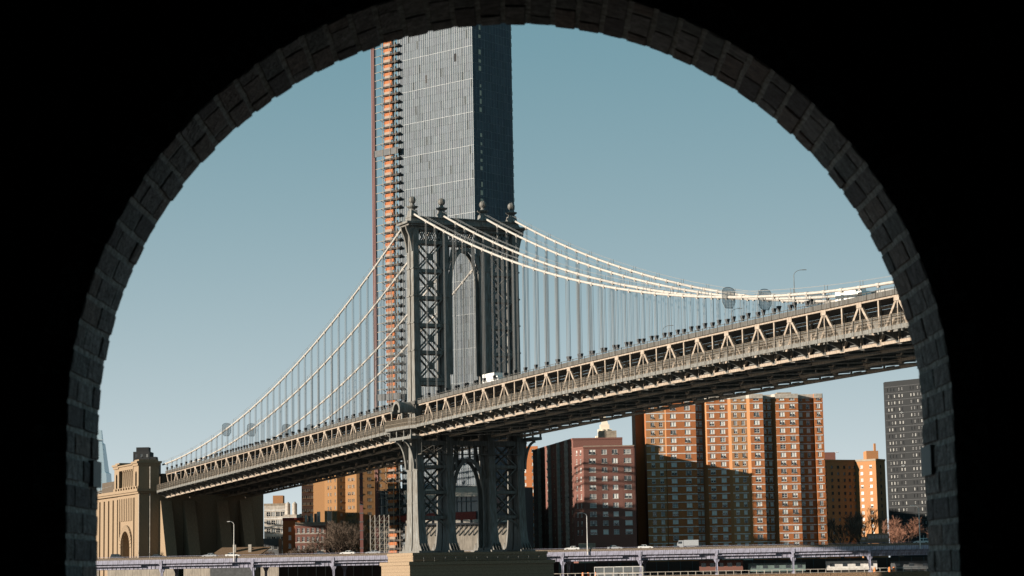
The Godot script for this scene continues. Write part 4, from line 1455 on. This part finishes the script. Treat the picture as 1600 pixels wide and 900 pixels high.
	block("roof_house", wb, 3.2, 7.4, 31.0, 35.4, -10.0, -4.0, M.brick_amber)
	block("parapet", wb, -0.2, 9.4, 31.0, 32.0, -1.0, -0.6, M.concrete)
	var w2 := wh.duplicate(); w2.cols = [[0.5, 1.3]]
	var wc := simple_tower("loft_building", "smaller white building with roof tanks between loft and tan block", Vector3(-95.4, 1.9, -890.0), [Vector2(0, 0), Vector2(7.6, 0.5)], -14.0, 27.0, [[0, w2]], M.white_paint)
	for x in [1.4, 4.2]:
		var mb := MB.new()
		mb.lathe([Vector2(1.0, 27.0), Vector2(1.0, 31.5), Vector2(0.1, 32.4)], Vector3(x, 0, -4), 12)
		put("roof_tank", mb.done(M.concrete_pale), wc)
	rng.seed = 76
	# roof clutter of the tenement row
	var rv := thing("rooftop_sheds", "white rooftop sheds and vents crowded behind the red tenement", "roof shed", Vector3(-78.0, 1.9, -788.0))
	block("base", rv, -3.0, 11.0, 0.0, 20.6, -8.0, 0.0, M.concrete_grey)
	for i in 12:
		var x := rng.randf_range(-2.5, 9.4)
		var h := rng.randf_range(0.8, 3.2)
		var w := rng.randf_range(0.5, 1.8)
		block("shed", rv, x, x + w, 20.6, 20.6 + h + 1.4, -rng.randf_range(1.0, 6.0), -0.3, [M.white_paint, M.concrete_pale, M.concrete_grey][i % 3])
	var gs := {"fh": 3.3, "sill": 0.8, "wh": 1.6, "first": 2.0, "m": M.concrete_grey, "cols": cols_at(5, 1.2), "styles": [1, 2, 0], "frame": M.concrete_grey}
	simple_tower("grey_warehouse", "low blue-grey building at the foot of the white lofts", Vector3(-106.0, 1.9, -868.0), [Vector2(0, 0), Vector2(11.0, 0.5)], -12.0, 17.0, [[0, gs]], M.concrete_grey)
	# orange block glimpsed right of the bridge tower
	var os := {"fh": 2.8, "sill": 0.9, "wh": 1.3, "first": 3.0, "m": M.brick_orange, "cols": [[0.3, 1.2], [0.75, 1.2]], "styles": [0, 2, 3]}
	simple_tower("apartment_block", "orange brick sliver between the bridge tower and the long shaded block", Vector3(1.5, 1.9, -905.0), [Vector2(0, 0), Vector2(8.0, 2.0)], -14.0, 54.0, [[0, os]], M.brick_orange)
	# orange sliver between the red and the large orange block
	var os2 := os.duplicate(); os2.cols = [[0.5, 1.2]]
	simple_tower("apartment_block", "low orange sliver between the red block and the large orange block", Vector3(40.5, 1.9, -850.0), [Vector2(0, 0), Vector2(6.0, 1.0)], -10.0, 31.0, [[0, os2]], M.brick_orange)
	# skyline pieces
	var far := thing("supertall_tower", "tapering glass skyscraper far off beside the left jamb, haze put into its pale blue", "building", Vector3(-365.0, 0, -1900.0))
	var mb := MB.new()
	mb.loft([[0.0, -15.0, 13.0, -14.0, 14.0], [96.0, -13.5, 8.0, -12.0, 12.0], [97.0, -12.0, 6.5, -11.0, 11.0], [122.0, -9.0, 3.5, -7.0, 7.0], [123.0, -4.0, 2.6, -3.0, 3.0], [134.0, -3.5, 1.6, -2.0, 2.0]])
	put("shaft", mb.done(M.hazed_glass), far)
	for i in 26:
		var y := 20.0 + i * 4.2
		var w := lerpf(14.0, 4.6, clampf((y - 20.0) / 104.0, 0, 1))
		block("floor_line", far, -w - 1.6, w - 0.8, y, y + 0.5, w * 0.92 - 0.6, w * 0.92 + 0.6, M.fin)
	rng.seed = 77
	var tops := [["office_block", "dark flat-topped office block just behind the anchorage pavilion", Vector3(-194.3, 0, -1100.0), 8.4, 68.0, "brick_slate_shade"], ["office_block", "small brown building beside the dark office block behind the anchorage", Vector3(-185.5, 0, -1090.0), 5.0, 62.5, "brick_brown"], ["office_block", "pale distant block peeping over the deck left of the cable end", Vector3(-203.0, 0, -1300.0), 5.0, 64.0, "concrete_pale"], ["office_block", "blue grey distant block behind the lowest hangers", Vector3(-193.0, 0, -1300.0), 6.5, 64.6, "concrete_grey"]]
	for q in tops:
		var f := {"fh": 3.4, "sill": 0.9, "wh": 1.7, "first": 3.0, "m": M[q[5]], "cols": cols_at(3, 1.2), "styles": [0, 1, 2], "frame": M.concrete_grey, "sill_mat": M[q[5]]}
		var tt := simple_tower(q[0], q[1], q[2], [Vector2(0, 0), Vector2(q[3], 0.5)], -12.0, q[4], [[0, f]], M[q[5]])
		block("roof_house", tt, 1.0, q[3] - 1.0, q[4], q[4] + 2.4, -9.0, -3.0, M.brick_slate_shade)
	var sp := thing("stepped_tower", "beige stepped tower top with pointed crown above the red block", "building", Vector3(58.4, 0, -1400.0))
	var sm := MB.new()
	sm.span(-6.0, 6.0, 0, 90.0, -6.0, 6.0)
	sm.span(-4.4, 4.4, 90.0, 94.5, -4.4, 4.4)
	sm.span(-3.0, 3.0, 94.5, 97.5, -3.0, 3.0)
	sm.loft([[97.5, -2.4, 2.4, -2.4, 2.4], [101.5, -1.2, 1.2, -1.2, 1.2], [105.0, -0.1, 0.1, -0.1, 0.1]])
	put("shaft", sm.done(M.beige_spire), sp)
	for i in 4:
		block("buttress", sp, -4.6 + i * 2.6, -3.6 + i * 2.6, 84.0, 93.0 + (1.5 if i == 1 or i == 2 else 0.0), 4.4, 6.4, M.beige_spire)


# ---------------------------------------------------------------- the elevated highway
const ROAD_AT := Vector3(0, 0, -662)
const ROAD_TURN := -0.14693

func road_point(x: float, z: float, y: float) -> Vector3:
	return ROAD_AT + Basis(Vector3.UP, ROAD_TURN) * Vector3(x, y, z)

func make_highway() -> void:
	var t := thing("elevated_highway", "lavender painted elevated highway running along the far shore", "viaduct", ROAD_AT, ROAD_TURN)
	var x0 := -260.0
	var x1 := 300.0
	block("road_slab", t, x0, x1, 9.3, 9.85, -9.0, 8.8, M.asphalt)
	for z in [[8.8, 9.15], [-9.35, -9.0]]:
		block("parapet", t, x0, x1, 9.6, 10.32, z[0], z[1], M.viaduct_parapet)
	block("fascia", t, x0, x1, 8.35, 9.6, 8.85, 9.25, M.viaduct_paint)
	block("fascia", t, x0, x1, 8.35, 9.6, -9.4, -9.0, M.viaduct_paint)
	block("rail_tube", t, x0, x1, 10.55, 10.63, 8.95, 9.03, M.viaduct_paint)
	for z in [7.4, 2.5, -2.5, -7.4]:
		block("girder", t, x0, x1, 6.75, 9.3, z - 0.2, z + 0.2, M.viaduct_paint)
	var cols := [-253.0, -225.0, -197.0, -168.0, -138.0, -109.5, -80.5, -55.3, -31.9, -8.4, 15.0, 38.3, 61.0, 83.5, 105.8, 128.5, 151.0, 174.0, 197.0]
	var cm := MB.new()
	cm.span(-0.32, 0.32, 1.9, 6.75, -0.4, 0.4)
	cm.span(-0.5, 0.5, 1.9, 2.5, -0.6, 0.6)
	cm.prism(PackedVector2Array([Vector2(-0.45, 5.6), Vector2(0.45, 5.6), Vector2(0.95, 6.75), Vector2(-0.95, 6.75)]), Vector3(0, 0, -0.3), Vector3(1, 0, 0), Vector3(0, 1, 0), Vector3(0, 0, 0.6))
	cm.span(-0.28, -0.2, 1.9, 8.3, 0.42, 0.5)
	var col_mesh := cm.done(M.viaduct_paint)
	var st := MB.new()
	for i in int((x1 - x0) / 1.4):
		st.span(x0 + i * 1.4, x0 + i * 1.4 + 0.07, 6.8, 8.3, 7.6, 7.72)
	put("stiffeners", st.done(M.viaduct_paint), t)
	for i in cols.size():
		var x: float = cols[i]
		for z in [7.4, -7.4]:
			put("column", col_mesh, t, Transform3D(Basis(), Vector3(x, 0, z)))
		block("cross_beam", t, x - 0.35, x + 0.35, 6.76, 8.3, -8.8, 8.8, M.viaduct_paint)
		if i + 1 < cols.size():
			var nx: float = cols[i + 1]
			block("drain_pipe", t, x + 0.6, lerpf(x, nx, 0.78), 7.6, 7.98, 8.3, 8.7, M.viaduct_paint)
			for f in [0.2, 0.45, 0.7]:
				var hx := lerpf(x, nx, f)
				block("pipe_hanger", t, hx - 0.12, hx + 0.12, 7.98, 8.35, 8.4, 8.6, M.viaduct_paint)
		block("gutter_box", t, x - 0.4, x + 0.6, 8.0, 9.3, 9.252, 9.4, M.viaduct_paint)

func car(called: String, label: String, m: Material, at: Vector3, turn: float, kind := 0) -> void:
	var t := thing(called, label, "car" if kind < 2 else ("bus" if kind == 3 else "truck"), at, turn, "")
	var mb := MB.new()
	var gl := MB.new()
	if kind < 2:
		var l := 2.25
		var roof := 1.45 if kind == 0 else 1.78
		var rear := -1.35 if kind == 0 else -2.05
		var prof := PackedVector2Array([Vector2(-l, 0.35), Vector2(l, 0.35), Vector2(l + 0.05, 0.62), Vector2(l - 0.1, 0.84), Vector2(1.2, 0.98), Vector2(-l + 0.05, 1.0), Vector2(-l - 0.05, 0.7)])
		mb.prism(prof, Vector3(0, 0, -0.88), Vector3(1, 0, 0), Vector3(0, 1, 0), Vector3(0, 0, 1.76))
		var y0 := 0.97
		mb.loft([[roof - 0.07, rear + 0.1, 0.28, -0.7, 0.7], [roof, rear + 0.25, 0.15, -0.6, 0.6]])
		gl.loft([[y0, rear - 0.45 if kind == 0 else rear - 0.1, 1.15, -0.82, 0.82], [roof - 0.07, rear + 0.12, 0.26, -0.69, 0.69]])
		for x in [-0.55, 0.4]:
			mb.beam(Vector3(x, y0, 0.85), Vector3(x - 0.08, roof - 0.06, 0.71), 0.08, 0.05)
			mb.beam(Vector3(x, y0, -0.85), Vector3(x - 0.08, roof - 0.06, -0.71), 0.08, 0.05)
	else:
		var hgt := 3.4 if kind < 4 else 2.6
		var len := 4.2 if kind < 4 else 3.2
		mb.span(-len, len - 2.0, 0.9, hgt, -1.2, 1.2)
		mb.loft([[0.5, len - 1.9, len, -1.1, 1.1], [1.5, len - 1.9, len, -1.1, 1.1], [2.5, len - 1.9, len - 0.5, -1.05, 1.05]])
		mb.span(-len, len - 1.8, 0.55, 0.9, -0.6, 0.6)
		gl.span(len - 1.5, len - 0.35, 1.55, 2.2, -1.12, 1.12)
		if kind == 3:
			for i in 6:
				gl.span(-len + 0.3 + i * 1.0, -len + 1.1 + i * 1.0, 1.9, 2.9, -1.22, 1.22)
	put("body", mb.done(m), t)
	put("windows", gl.done(M.glass_dark), t)
	var wm := MB.new()
	var wr := 0.33 if kind < 2 else 0.48
	wm.tube(Vector3(0, 0, -0.11), Vector3(0, 0, 0.11), wr, wr, 14)
	for s in [-0.11, 0.11]:
		for i in 14:
			var a0 := TAU * i / 14
			var a1 := TAU * (i + 1) / 14
			wm.tri(Vector3(0, 0, s), Vector3(cos(a0) * wr, sin(a0) * wr, s), Vector3(cos(a1) * wr, sin(a1) * wr, s))
	var wmesh := wm.done(M.tyre)
	for x in ([-1.4, 1.4] if kind < 2 else [-2.6, 3.0]):
		for z in ([-0.8, 0.8] if kind < 2 else [-1.05, 1.05]):
			put("wheel", wmesh, t, Transform3D(Basis(), Vector3(x, wr, z)))

func street_lamp(label: String, at: Vector3, h: float, arm: Vector3, group := "") -> void:
	var t := thing("street_lamp", label, "street lamp", at, 0.0, group)
	var mt: Material = M.steel if group else M.white_paint
	var k := 0.6 if group else 1.0
	var mb := MB.new()
	mb.tube(Vector3.ZERO, Vector3(0, h - 1.2, 0), 0.17 * k, 0.1 * k, 8)
	put("pole", mb.done(mt), t)
	var am := MB.new()
	var prev := Vector3(0, h - 1.2, 0)
	for i in 6:
		var a := PI / 2 * (i + 1) / 6.0
		var p := Vector3(0, h - 1.2 + sin(a) * 1.1, 0) + arm * (1.0 - cos(a))
		am.tube(prev, p, 0.09 * k, 0.08 * k, 6)
		prev = p
	put("arm", am.done(mt), t)
	var hd := MB.new()
	hd.box(prev + arm.normalized() * 0.4, Vector3(0.95, 0.18 * k, 0.4 * k), Basis(Vector3.UP, atan2(-arm.z, arm.x)))
	put("lamp_head", hd.done(mt), t)


# ---------------------------------------------------------------- bare trees
func grow(tr: MB, tw: MB, p: Vector3, d: Vector3, l: float, r: float, depth: int, g: RandomNumberGenerator, flat: float) -> void:
	var q := p + d * l
	if depth >= 3:
		tr.tube(p, q, r, r * 0.7, 5)
	else:
		tw.tube(p, q, maxf(r, 0.038), maxf(r * 0.6, 0.025), 3, false)
	if depth == 0:
		return
	var k := 3 if depth > 2 else 5
	for i in k:
		var ax := Vector3(g.randf_range(-1, 1), g.randf_range(-0.3, 0.5), g.randf_range(-1, 1)).normalized()
		var nd := (d + ax * flat * g.randf_range(0.5, 1.1) + Vector3.UP * 0.12).normalized()
		var st := p.lerp(q, g.randf_range(0.55, 1.0)) if i > 0 else q
		grow(tr, tw, st, nd, l * g.randf_range(0.62, 0.86), r * 0.6, depth - 1, g, flat)

func tree(label: String, at: Vector3, h: float, spread: float, twig: Material, s: int) -> void:
	var g := RandomNumberGenerator.new()
	g.seed = s
	var t := thing("bare_tree", label, "tree", at, 0.0, "bare winter trees along the far shore")
	var tr := MB.new()
	var tw := MB.new()
	var r := h * 0.022
	tr.tube(Vector3(0, -0.2, 0), Vector3(0, h * 0.2, 0), r * 1.3, r, 7)
	for i in 3:
		var a := TAU * i / 3.0 + g.randf()
		grow(tr, tw, Vector3(0, h * 0.2, 0), Vector3(cos(a) * 0.5 * spread, 1, sin(a) * 0.5 * spread).normalized(), h * 0.24, r * 0.75, 5, g, 0.75 * spread)
	put("trunk", tr.done(M.bark), t)
	put("crown", tw.done(twig), t)


func on_bridge(s: float, o: float, h: float) -> Vector3:
	return BRIDGE_AT + Basis(Vector3.UP, BRIDGE_TURN) * Vector3(s, h, o)

func make_details() -> void:
	# traffic on the highway
	var along := ROAD_TURN
	car("parked_van", "dark van on the highway below the anchorage arch", M.car_dark, road_point(-124.5, 5.0, 9.86), along, 1)
	car("sedan", "dark sedan on the highway just right of the anchorage arch", M.car_dark, road_point(-111.5, 5.0, 9.86), along)
	car("sedan", "silver sedan on the highway under the anchorage buttresses", M.car_silver, road_point(-95.0, 5.0, 9.86), along + PI)
	car("sedan", "white sedan on the highway by the lamp under the buttresses", M.car_white, road_point(-87.6, 5.0, 9.86), along)
	car("sedan", "dark sedan on the highway before the dark trees", M.car_dark, road_point(-59.5, 5.0, 9.86), along)
	car("sedan", "white sedan on the highway left of the bridge tower", M.car_white, road_point(-51.5, 5.0, 9.86), along + PI)
	car("sedan", "dark silver sedan close to the left of the pier", M.car_silver, road_point(-43.5, 5.0, 9.86), along + PI)
	car("sedan", "white sedan on the highway right of the pier", M.car_white, road_point(17.6, 5.0, 9.86), along + PI)
	car("sedan", "silver sedan on the highway below the red block", M.car_silver, road_point(30.6, 5.0, 9.86), along)
	car("sedan", "white sedan on the highway between red and orange blocks", M.car_white, road_point(39.8, 5.0, 9.86), along)
	car("box_truck", "silver box truck on the highway before the orange block", M.car_silver, road_point(52.5, 5.0, 9.86), along + PI, 4)
	car("bus", "brown bus on the highway before the red bare tree", M.car_brown, road_point(107.5, 5.0, 9.86), along + PI, 3)
	car("estate_car", "white estate car beside the lamp at the right jamb", M.car_white, road_point(121.0, 5.0, 9.86), along + PI, 1)
	# lamps
	street_lamp("tall curved lamp standing before the red block", road_point(22.8, 9.6, 8.6), 12.6, Vector3(-1.6, 0, 0))
	street_lamp("tall curved lamp beside the right jamb", road_point(120.5, 9.6, 8.6), 12.6, Vector3(-1.6, 0, 0))
	street_lamp("tall curved lamp before the anchorage buttresses", road_point(-86.0, 9.6, 8.6), 12.3, Vector3(-1.2, 0, 0))
	# traffic and lamps on the bridge
	car("box_truck", "white box truck on the upper deck near the right jamb", M.car_white, on_bridge(192.0, 9.6, apex(192.0) + 0.8), BRIDGE_TURN + 0.012, 2)
	car("box_truck", "white box truck on the upper deck just right of the tower", M.car_white, on_bridge(40.0, 10.5, apex(40.0) + 0.8), BRIDGE_TURN + 0.02, 2)
	for q in [[171.5, 9.0, "tall lamp on the upper deck near the end of the cables"], [206.0, 9.0, "tall lamp on the upper deck beyond the box truck"], [118.0, -10.0, "slim lamp on the upper deck among the hangers, right one"], [88.0, -10.0, "slim lamp on the upper deck among the hangers, left one"]]:
		street_lamp(q[2], on_bridge(q[0], q[1], apex(q[0]) + 0.8), 9.8, Vector3(1.6, 0, 0), "lamps on the bridge")
	# trees
	tree("dark bare tree beside the edge of the large orange block", Vector3(112.5, 1.9, -752.0), 21.0, 0.9, M.twig_dark, 301)
	tree("reddish bare tree, the widest, before the dark slab", Vector3(127.5, 1.9, -722.0), 19.5, 1.35, M.twig_red, 302)
	tree("reddish bare tree half hidden by the right jamb", Vector3(142.0, 1.9, -722.0), 18.5, 1.0, M.twig_red, 303)
	tree("dark bare tree before the narrow orange block", Vector3(124.0, 1.9, -775.0), 24.0, 0.9, M.twig_dark, 304)
	tree("small brown bare tree at the anchorage corner", Vector3(-86.0, 1.9, -745.0), 12.0, 1.1, M.twig_dark, 305)
	tree("dark bare tree before the red tenement", Vector3(-74.0, 1.9, -752.0), 13.0, 1.1, M.twig_dark, 306)
	tree("dark bare tree at the foot of the amber block, left one", Vector3(-64.5, 1.9, -757.0), 19.0, 1.2, M.twig_dark, 307)
	tree("dark bare tree at the foot of the amber block, right one", Vector3(-60.0, 1.9, -755.0), 24.0, 1.2, M.twig_dark, 308)
	tree("dark bare tree in front of the amber block's shaded wall", Vector3(-54.0, 1.9, -760.0), 21.0, 1.1, M.twig_dark, 309)
	tree("reddish bare tree by the left jamb behind the highway", Vector3(-152.0, 1.9, -750.0), 17.0, 1.0, M.twig_red, 310)
	# hoarding and site things at the tower's foot
	var hw := thing("site_wall", "cream site wall seen through the lower tower arch", "wall", Vector3(-36.0, 1.9, -703.0), -0.03)
	for i in 12:
		block("wall_panel", hw, i * 3.1, i * 3.1 + 3.06, 0.0, 17.5, -0.4, 0.0, M.cream_wall)
	for i in 24:
		bar("roof_strut", hw, Vector3(i * 1.55 + 0.3, 14.0, 0.1), Vector3(i * 1.55 + 1.1, 17.3, 0.9), 0.16, 0.16, M.car_dark)
	block("coping", hw, -0.3, 37.5, 17.5, 18.1, -0.8, 1.2, M.car_dark)
	for i in 12:
		block("pale_top_panel", hw, i * 3.1 + 0.3, i * 3.1 + 2.5, 18.1, 19.1, -0.2, 0.4, M.concrete_pale)  # row of pale concrete panels above the coping
	var sc := thing("scaffold_tower", "pale scaffold tower left of the bridge tower's foot", "scaffold", Vector3(-47.0, 1.9, -700.0))
	for i in 5:
		for z in [0.0, 2.0]:
			block("pole", sc, i * 1.5 - 0.06, i * 1.5 + 0.06, 0.0, 21.0, z - 0.06, z + 0.06, M.concrete_pale)
	for y in 11:
		for i in 4:
			bar("brace", sc, Vector3(i * 1.5, y * 1.9, 2.0), Vector3(i * 1.5 + 1.5, y * 1.9 + 1.9, 2.0), 0.07, 0.07, M.concrete_pale)
		block("ledger", sc, 0.0, 6.0, y * 1.9, y * 1.9 + 0.1, 1.95, 2.05, M.concrete_pale)
	var rp := thing("hoist_mast", "thin red-brown mast left of the scaffold", "mast", Vector3(-50.0, 1.9, -702.0))
	block("shaft", rp, -0.5, 0.5, 0.0, 42.0, -0.5, 0.5, M.hoist_rail)
	for i in 14:
		block("collar", rp, -0.65, 0.65, 2.0 + i * 2.8, 2.3 + i * 2.8, -0.65, 0.65, M.concrete_grey)
	# tilted shed roof behind the highway at the anchorage
	var sh := thing("shed", "tan sloping shed roof with two vents under the anchorage buttresses", "shed", Vector3(-92.0, 1.9, -705.0))
	var rm := MB.new()
	rm.hexa([Vector3(-4, 11.6, -3), Vector3(12, 11.6, -3), Vector3(8, 8.2, 4), Vector3(-8, 8.2, 4)], [Vector3(-4, 11.3, -3), Vector3(12, 11.3, -3), Vector3(8, 7.9, 4), Vector3(-8, 7.9, 4)])
	put("roof", rm.done(M.bulkhead), sh)
	block("wall", sh, -7.0, 7.0, 0.0, 7.8, -2.0, 3.0, M.concrete_grey)
	for x in [0.0, 5.0]:
		block("vent", sh, x, x + 1.0, 9.6, 12.4, -0.6, 0.4, M.concrete_pale)
	make_shore()

func make_shore() -> void:
	# promenade railing: posts and two rails per bay
	var fe := thing("promenade_railing", "pale promenade railing along the river wall", "railing", Vector3(0, 1.9, -640.0), -0.14693)
	for i in 84:
		var x := -40.0 + i * 2.2
		block("post", fe, x - 0.08, x + 0.08, 0.0, 1.35, -0.08, 0.08, M.concrete_pale)
		block("rail", fe, x + 0.08, x + 2.12, 1.22, 1.34, -0.05, 0.05, M.concrete_pale)
		block("rail", fe, x + 0.08, x + 2.12, 0.25, 0.33, -0.04, 0.04, M.concrete_pale)
	var put_trailer := func(label: String, x: float, w: float, h: float, m: Material, wins: int, y0: float) -> void:
		var t := thing("site_trailer", label, "trailer", road_point(x, 1.0, 1.9), ROAD_TURN)
		block("body", t, 0.0, w, y0, y0 + h, -1.4, 1.4, m)
		block("roof", t, -0.15, w + 0.15, y0 + h, y0 + h + 0.15, -1.55, 1.55, M.concrete_grey)
		block("chassis", t, 0.3, w - 0.3, y0 - 0.35, y0, -1.0, 1.0, M.tyre)
		for i in wins:
			block("window", t, w * (i + 0.5) / wins - 0.7, w * (i + 0.5) / wins + 0.7, y0 + h * 0.4, y0 + h * 0.75, 1.4, 1.44, M.glass_dark)
		for x2 in [0.15, 0.8]:
			block("wheel", t, w * x2, w * x2 + 0.7, 0.0, 0.7, -1.3, 1.3, M.tyre)
	put_trailer.call("long white trailer under the highway with dark windows", 93.0, 15.0, 2.6, M.white_paint, 4, 0.9)
	put_trailer.call("long green grey trailer under the highway", 70.0, 17.0, 2.4, M.hull, 5, 0.8)
	put_trailer.call("grey trailer under the highway at the right jamb", 112.0, 12.0, 2.2, M.concrete_grey, 3, 0.8)
	put_trailer.call("red brown shop front under the highway", 55.5, 13.0, 3.2, M.brick_red, 5, 1.2)
	var kiosk := thing("glazed_pavilion", "white framed glazed pavilion under the highway right of the pier", "pavilion", road_point(24.5, 6.0, 1.9), ROAD_TURN)
	block("back", kiosk, 0.0, 14.5, 0.0, 3.0, -2.2, -2.0, M.glass_mid)
	for i in 6:
		block("post", kiosk, i * 2.86, i * 2.86 + 0.18, 0.0, 3.0, 1.8, 2.0, M.white_paint)
	for y in [0.9, 2.9]:
		block("rail", kiosk, 0.0, 14.5, y, y + 0.2, 1.82, 1.98, M.white_paint)
	rng.seed = 88
	for i in 9:
		var b := thing("traffic_barrel", ["orange barrel nearest the pier under the highway", "second orange barrel from the pier under the highway", "third orange barrel from the pier under the highway", "orange barrel at the corner of the glazed pavilion", "orange barrel just left of the last highway column", "orange barrel touching the left of the last highway column", "orange barrel just right of the last highway column", "orange barrel nearest the right jamb", "lone orange barrel left of the pier under the highway"][i], "barrel", road_point([20.5, 22.0, 24.5, 27.0, 106.0, 107.2, 111.5, 112.8, -52.0][i], [3.0, 2.0, 3.0, 2.2, 5.0, 5.5, 6.0, 5.0, 3.0][i], 1.9), 0.0, "orange barrels under the highway")
		var mb := MB.new()
		mb.lathe([Vector2(0.45, 0.0), Vector2(0.36, 0.25), Vector2(0.34, 1.3), Vector2(0.3, 1.5), Vector2(0.001, 1.52)], Vector3.ZERO, 10)
		put("body", mb.done(M.sign_orange), b)
		block("stripe", b, -0.26, 0.26, 0.7, 0.95, -0.26, 0.26, M.white_paint)
	# left: pale masonry and posts seen under the highway
	var lw := thing("pale_yard_wall", "pale stone yard wall seen under the highway at the left", "wall", road_point(-175.0, -62.0, 1.9), ROAD_TURN)
	for i in 32:
		if i % 9 == 7:
			continue
		block("stone_panel", lw, i * 3.0, i * 3.0 + 2.94, 0.0, 7.0 + 0.3 * (i % 3), -0.5, 0.0, M.cream_wall)
	var store := thing("dark_storefront", "dark shed front with posts under the highway left of the pier", "shed", road_point(-78.0, -14.0, 1.9), ROAD_TURN)
	block("body", store, 0.0, 36.0, 0.0, 4.9, -6.0, 0.0, M.brick_brown)
	for i in 13:
		block("post", store, i * 3.0, i * 3.0 + 0.2, 0.0, 4.9, 0.3, 0.5, M.concrete_pale if i % 3 else M.concrete_grey)
	var back := thing("dark_storefront", "long dark building front under the highway on the right", "shed", road_point(15.0, -18.0, 1.9), ROAD_TURN)
	block("body", back, 0.0, 150.0, 0.0, 4.4, -6.0, 0.0, M.brick_brown)
	for i in 40:
		block("post", back, i * 3.7, i * 3.7 + 0.25, 0.0, 4.4, 0.2, 0.45, M.concrete_grey)
	# gulls crossing in front of the dark slab
	for q in [["white gull gliding before the upper floors of the dark slab", Vector3(70.9, 31.6, -395.0)], ["white gull gliding before the lower floors of the dark slab", Vector3(70.8, 21.9, -395.0)], ["gull in the sky right of the large orange block", Vector3(58.0, 24.3, -390.0)]]:
		var gt := thing("seagull", q[0], "bird", q[1], 0.4)
		gt.scale = Vector3.ONE * 0.55
		var mb := MB.new()
		mb.lathe([Vector2(0.01, -0.3), Vector2(0.09, -0.15), Vector2(0.11, 0.05), Vector2(0.06, 0.22), Vector2(0.01, 0.34)], Vector3.ZERO, 8)
		for s in [-1.0, 1.0]:
			mb.hexa([Vector3(0.0, 0.1, 0.03), Vector3(0.42 * s, 0.14, 0.2), Vector3(0.42 * s, -0.06, 0.2), Vector3(0.0, -0.12, 0.03)], [Vector3(0.0, 0.1, 0.0), Vector3(0.42 * s, 0.14, 0.18), Vector3(0.42 * s, -0.06, 0.18), Vector3(0.0, -0.12, 0.0)])
			mb.hexa([Vector3(0.42 * s, 0.14, 0.2), Vector3(0.8 * s, -0.1, 0.08), Vector3(0.8 * s, -0.14, 0.08), Vector3(0.42 * s, -0.06, 0.2)], [Vector3(0.42 * s, 0.14, 0.18), Vector3(0.8 * s, -0.1, 0.07), Vector3(0.8 * s, -0.14, 0.07), Vector3(0.42 * s, -0.06, 0.18)])
		put("body", mb.done(M.gull), gt)


func _ready() -> void:
	unit_box = BoxMesh.new()
	unit_box.size = Vector3.ONE
	make_view()
	make_materials()
	rough_bricks()
	make_setting()
	make_warehouse()
	make_bridge()
	make_highway()
	make_glass_tower()
	make_orange_block()
	make_red_block()
	make_far_blocks()
	make_details()
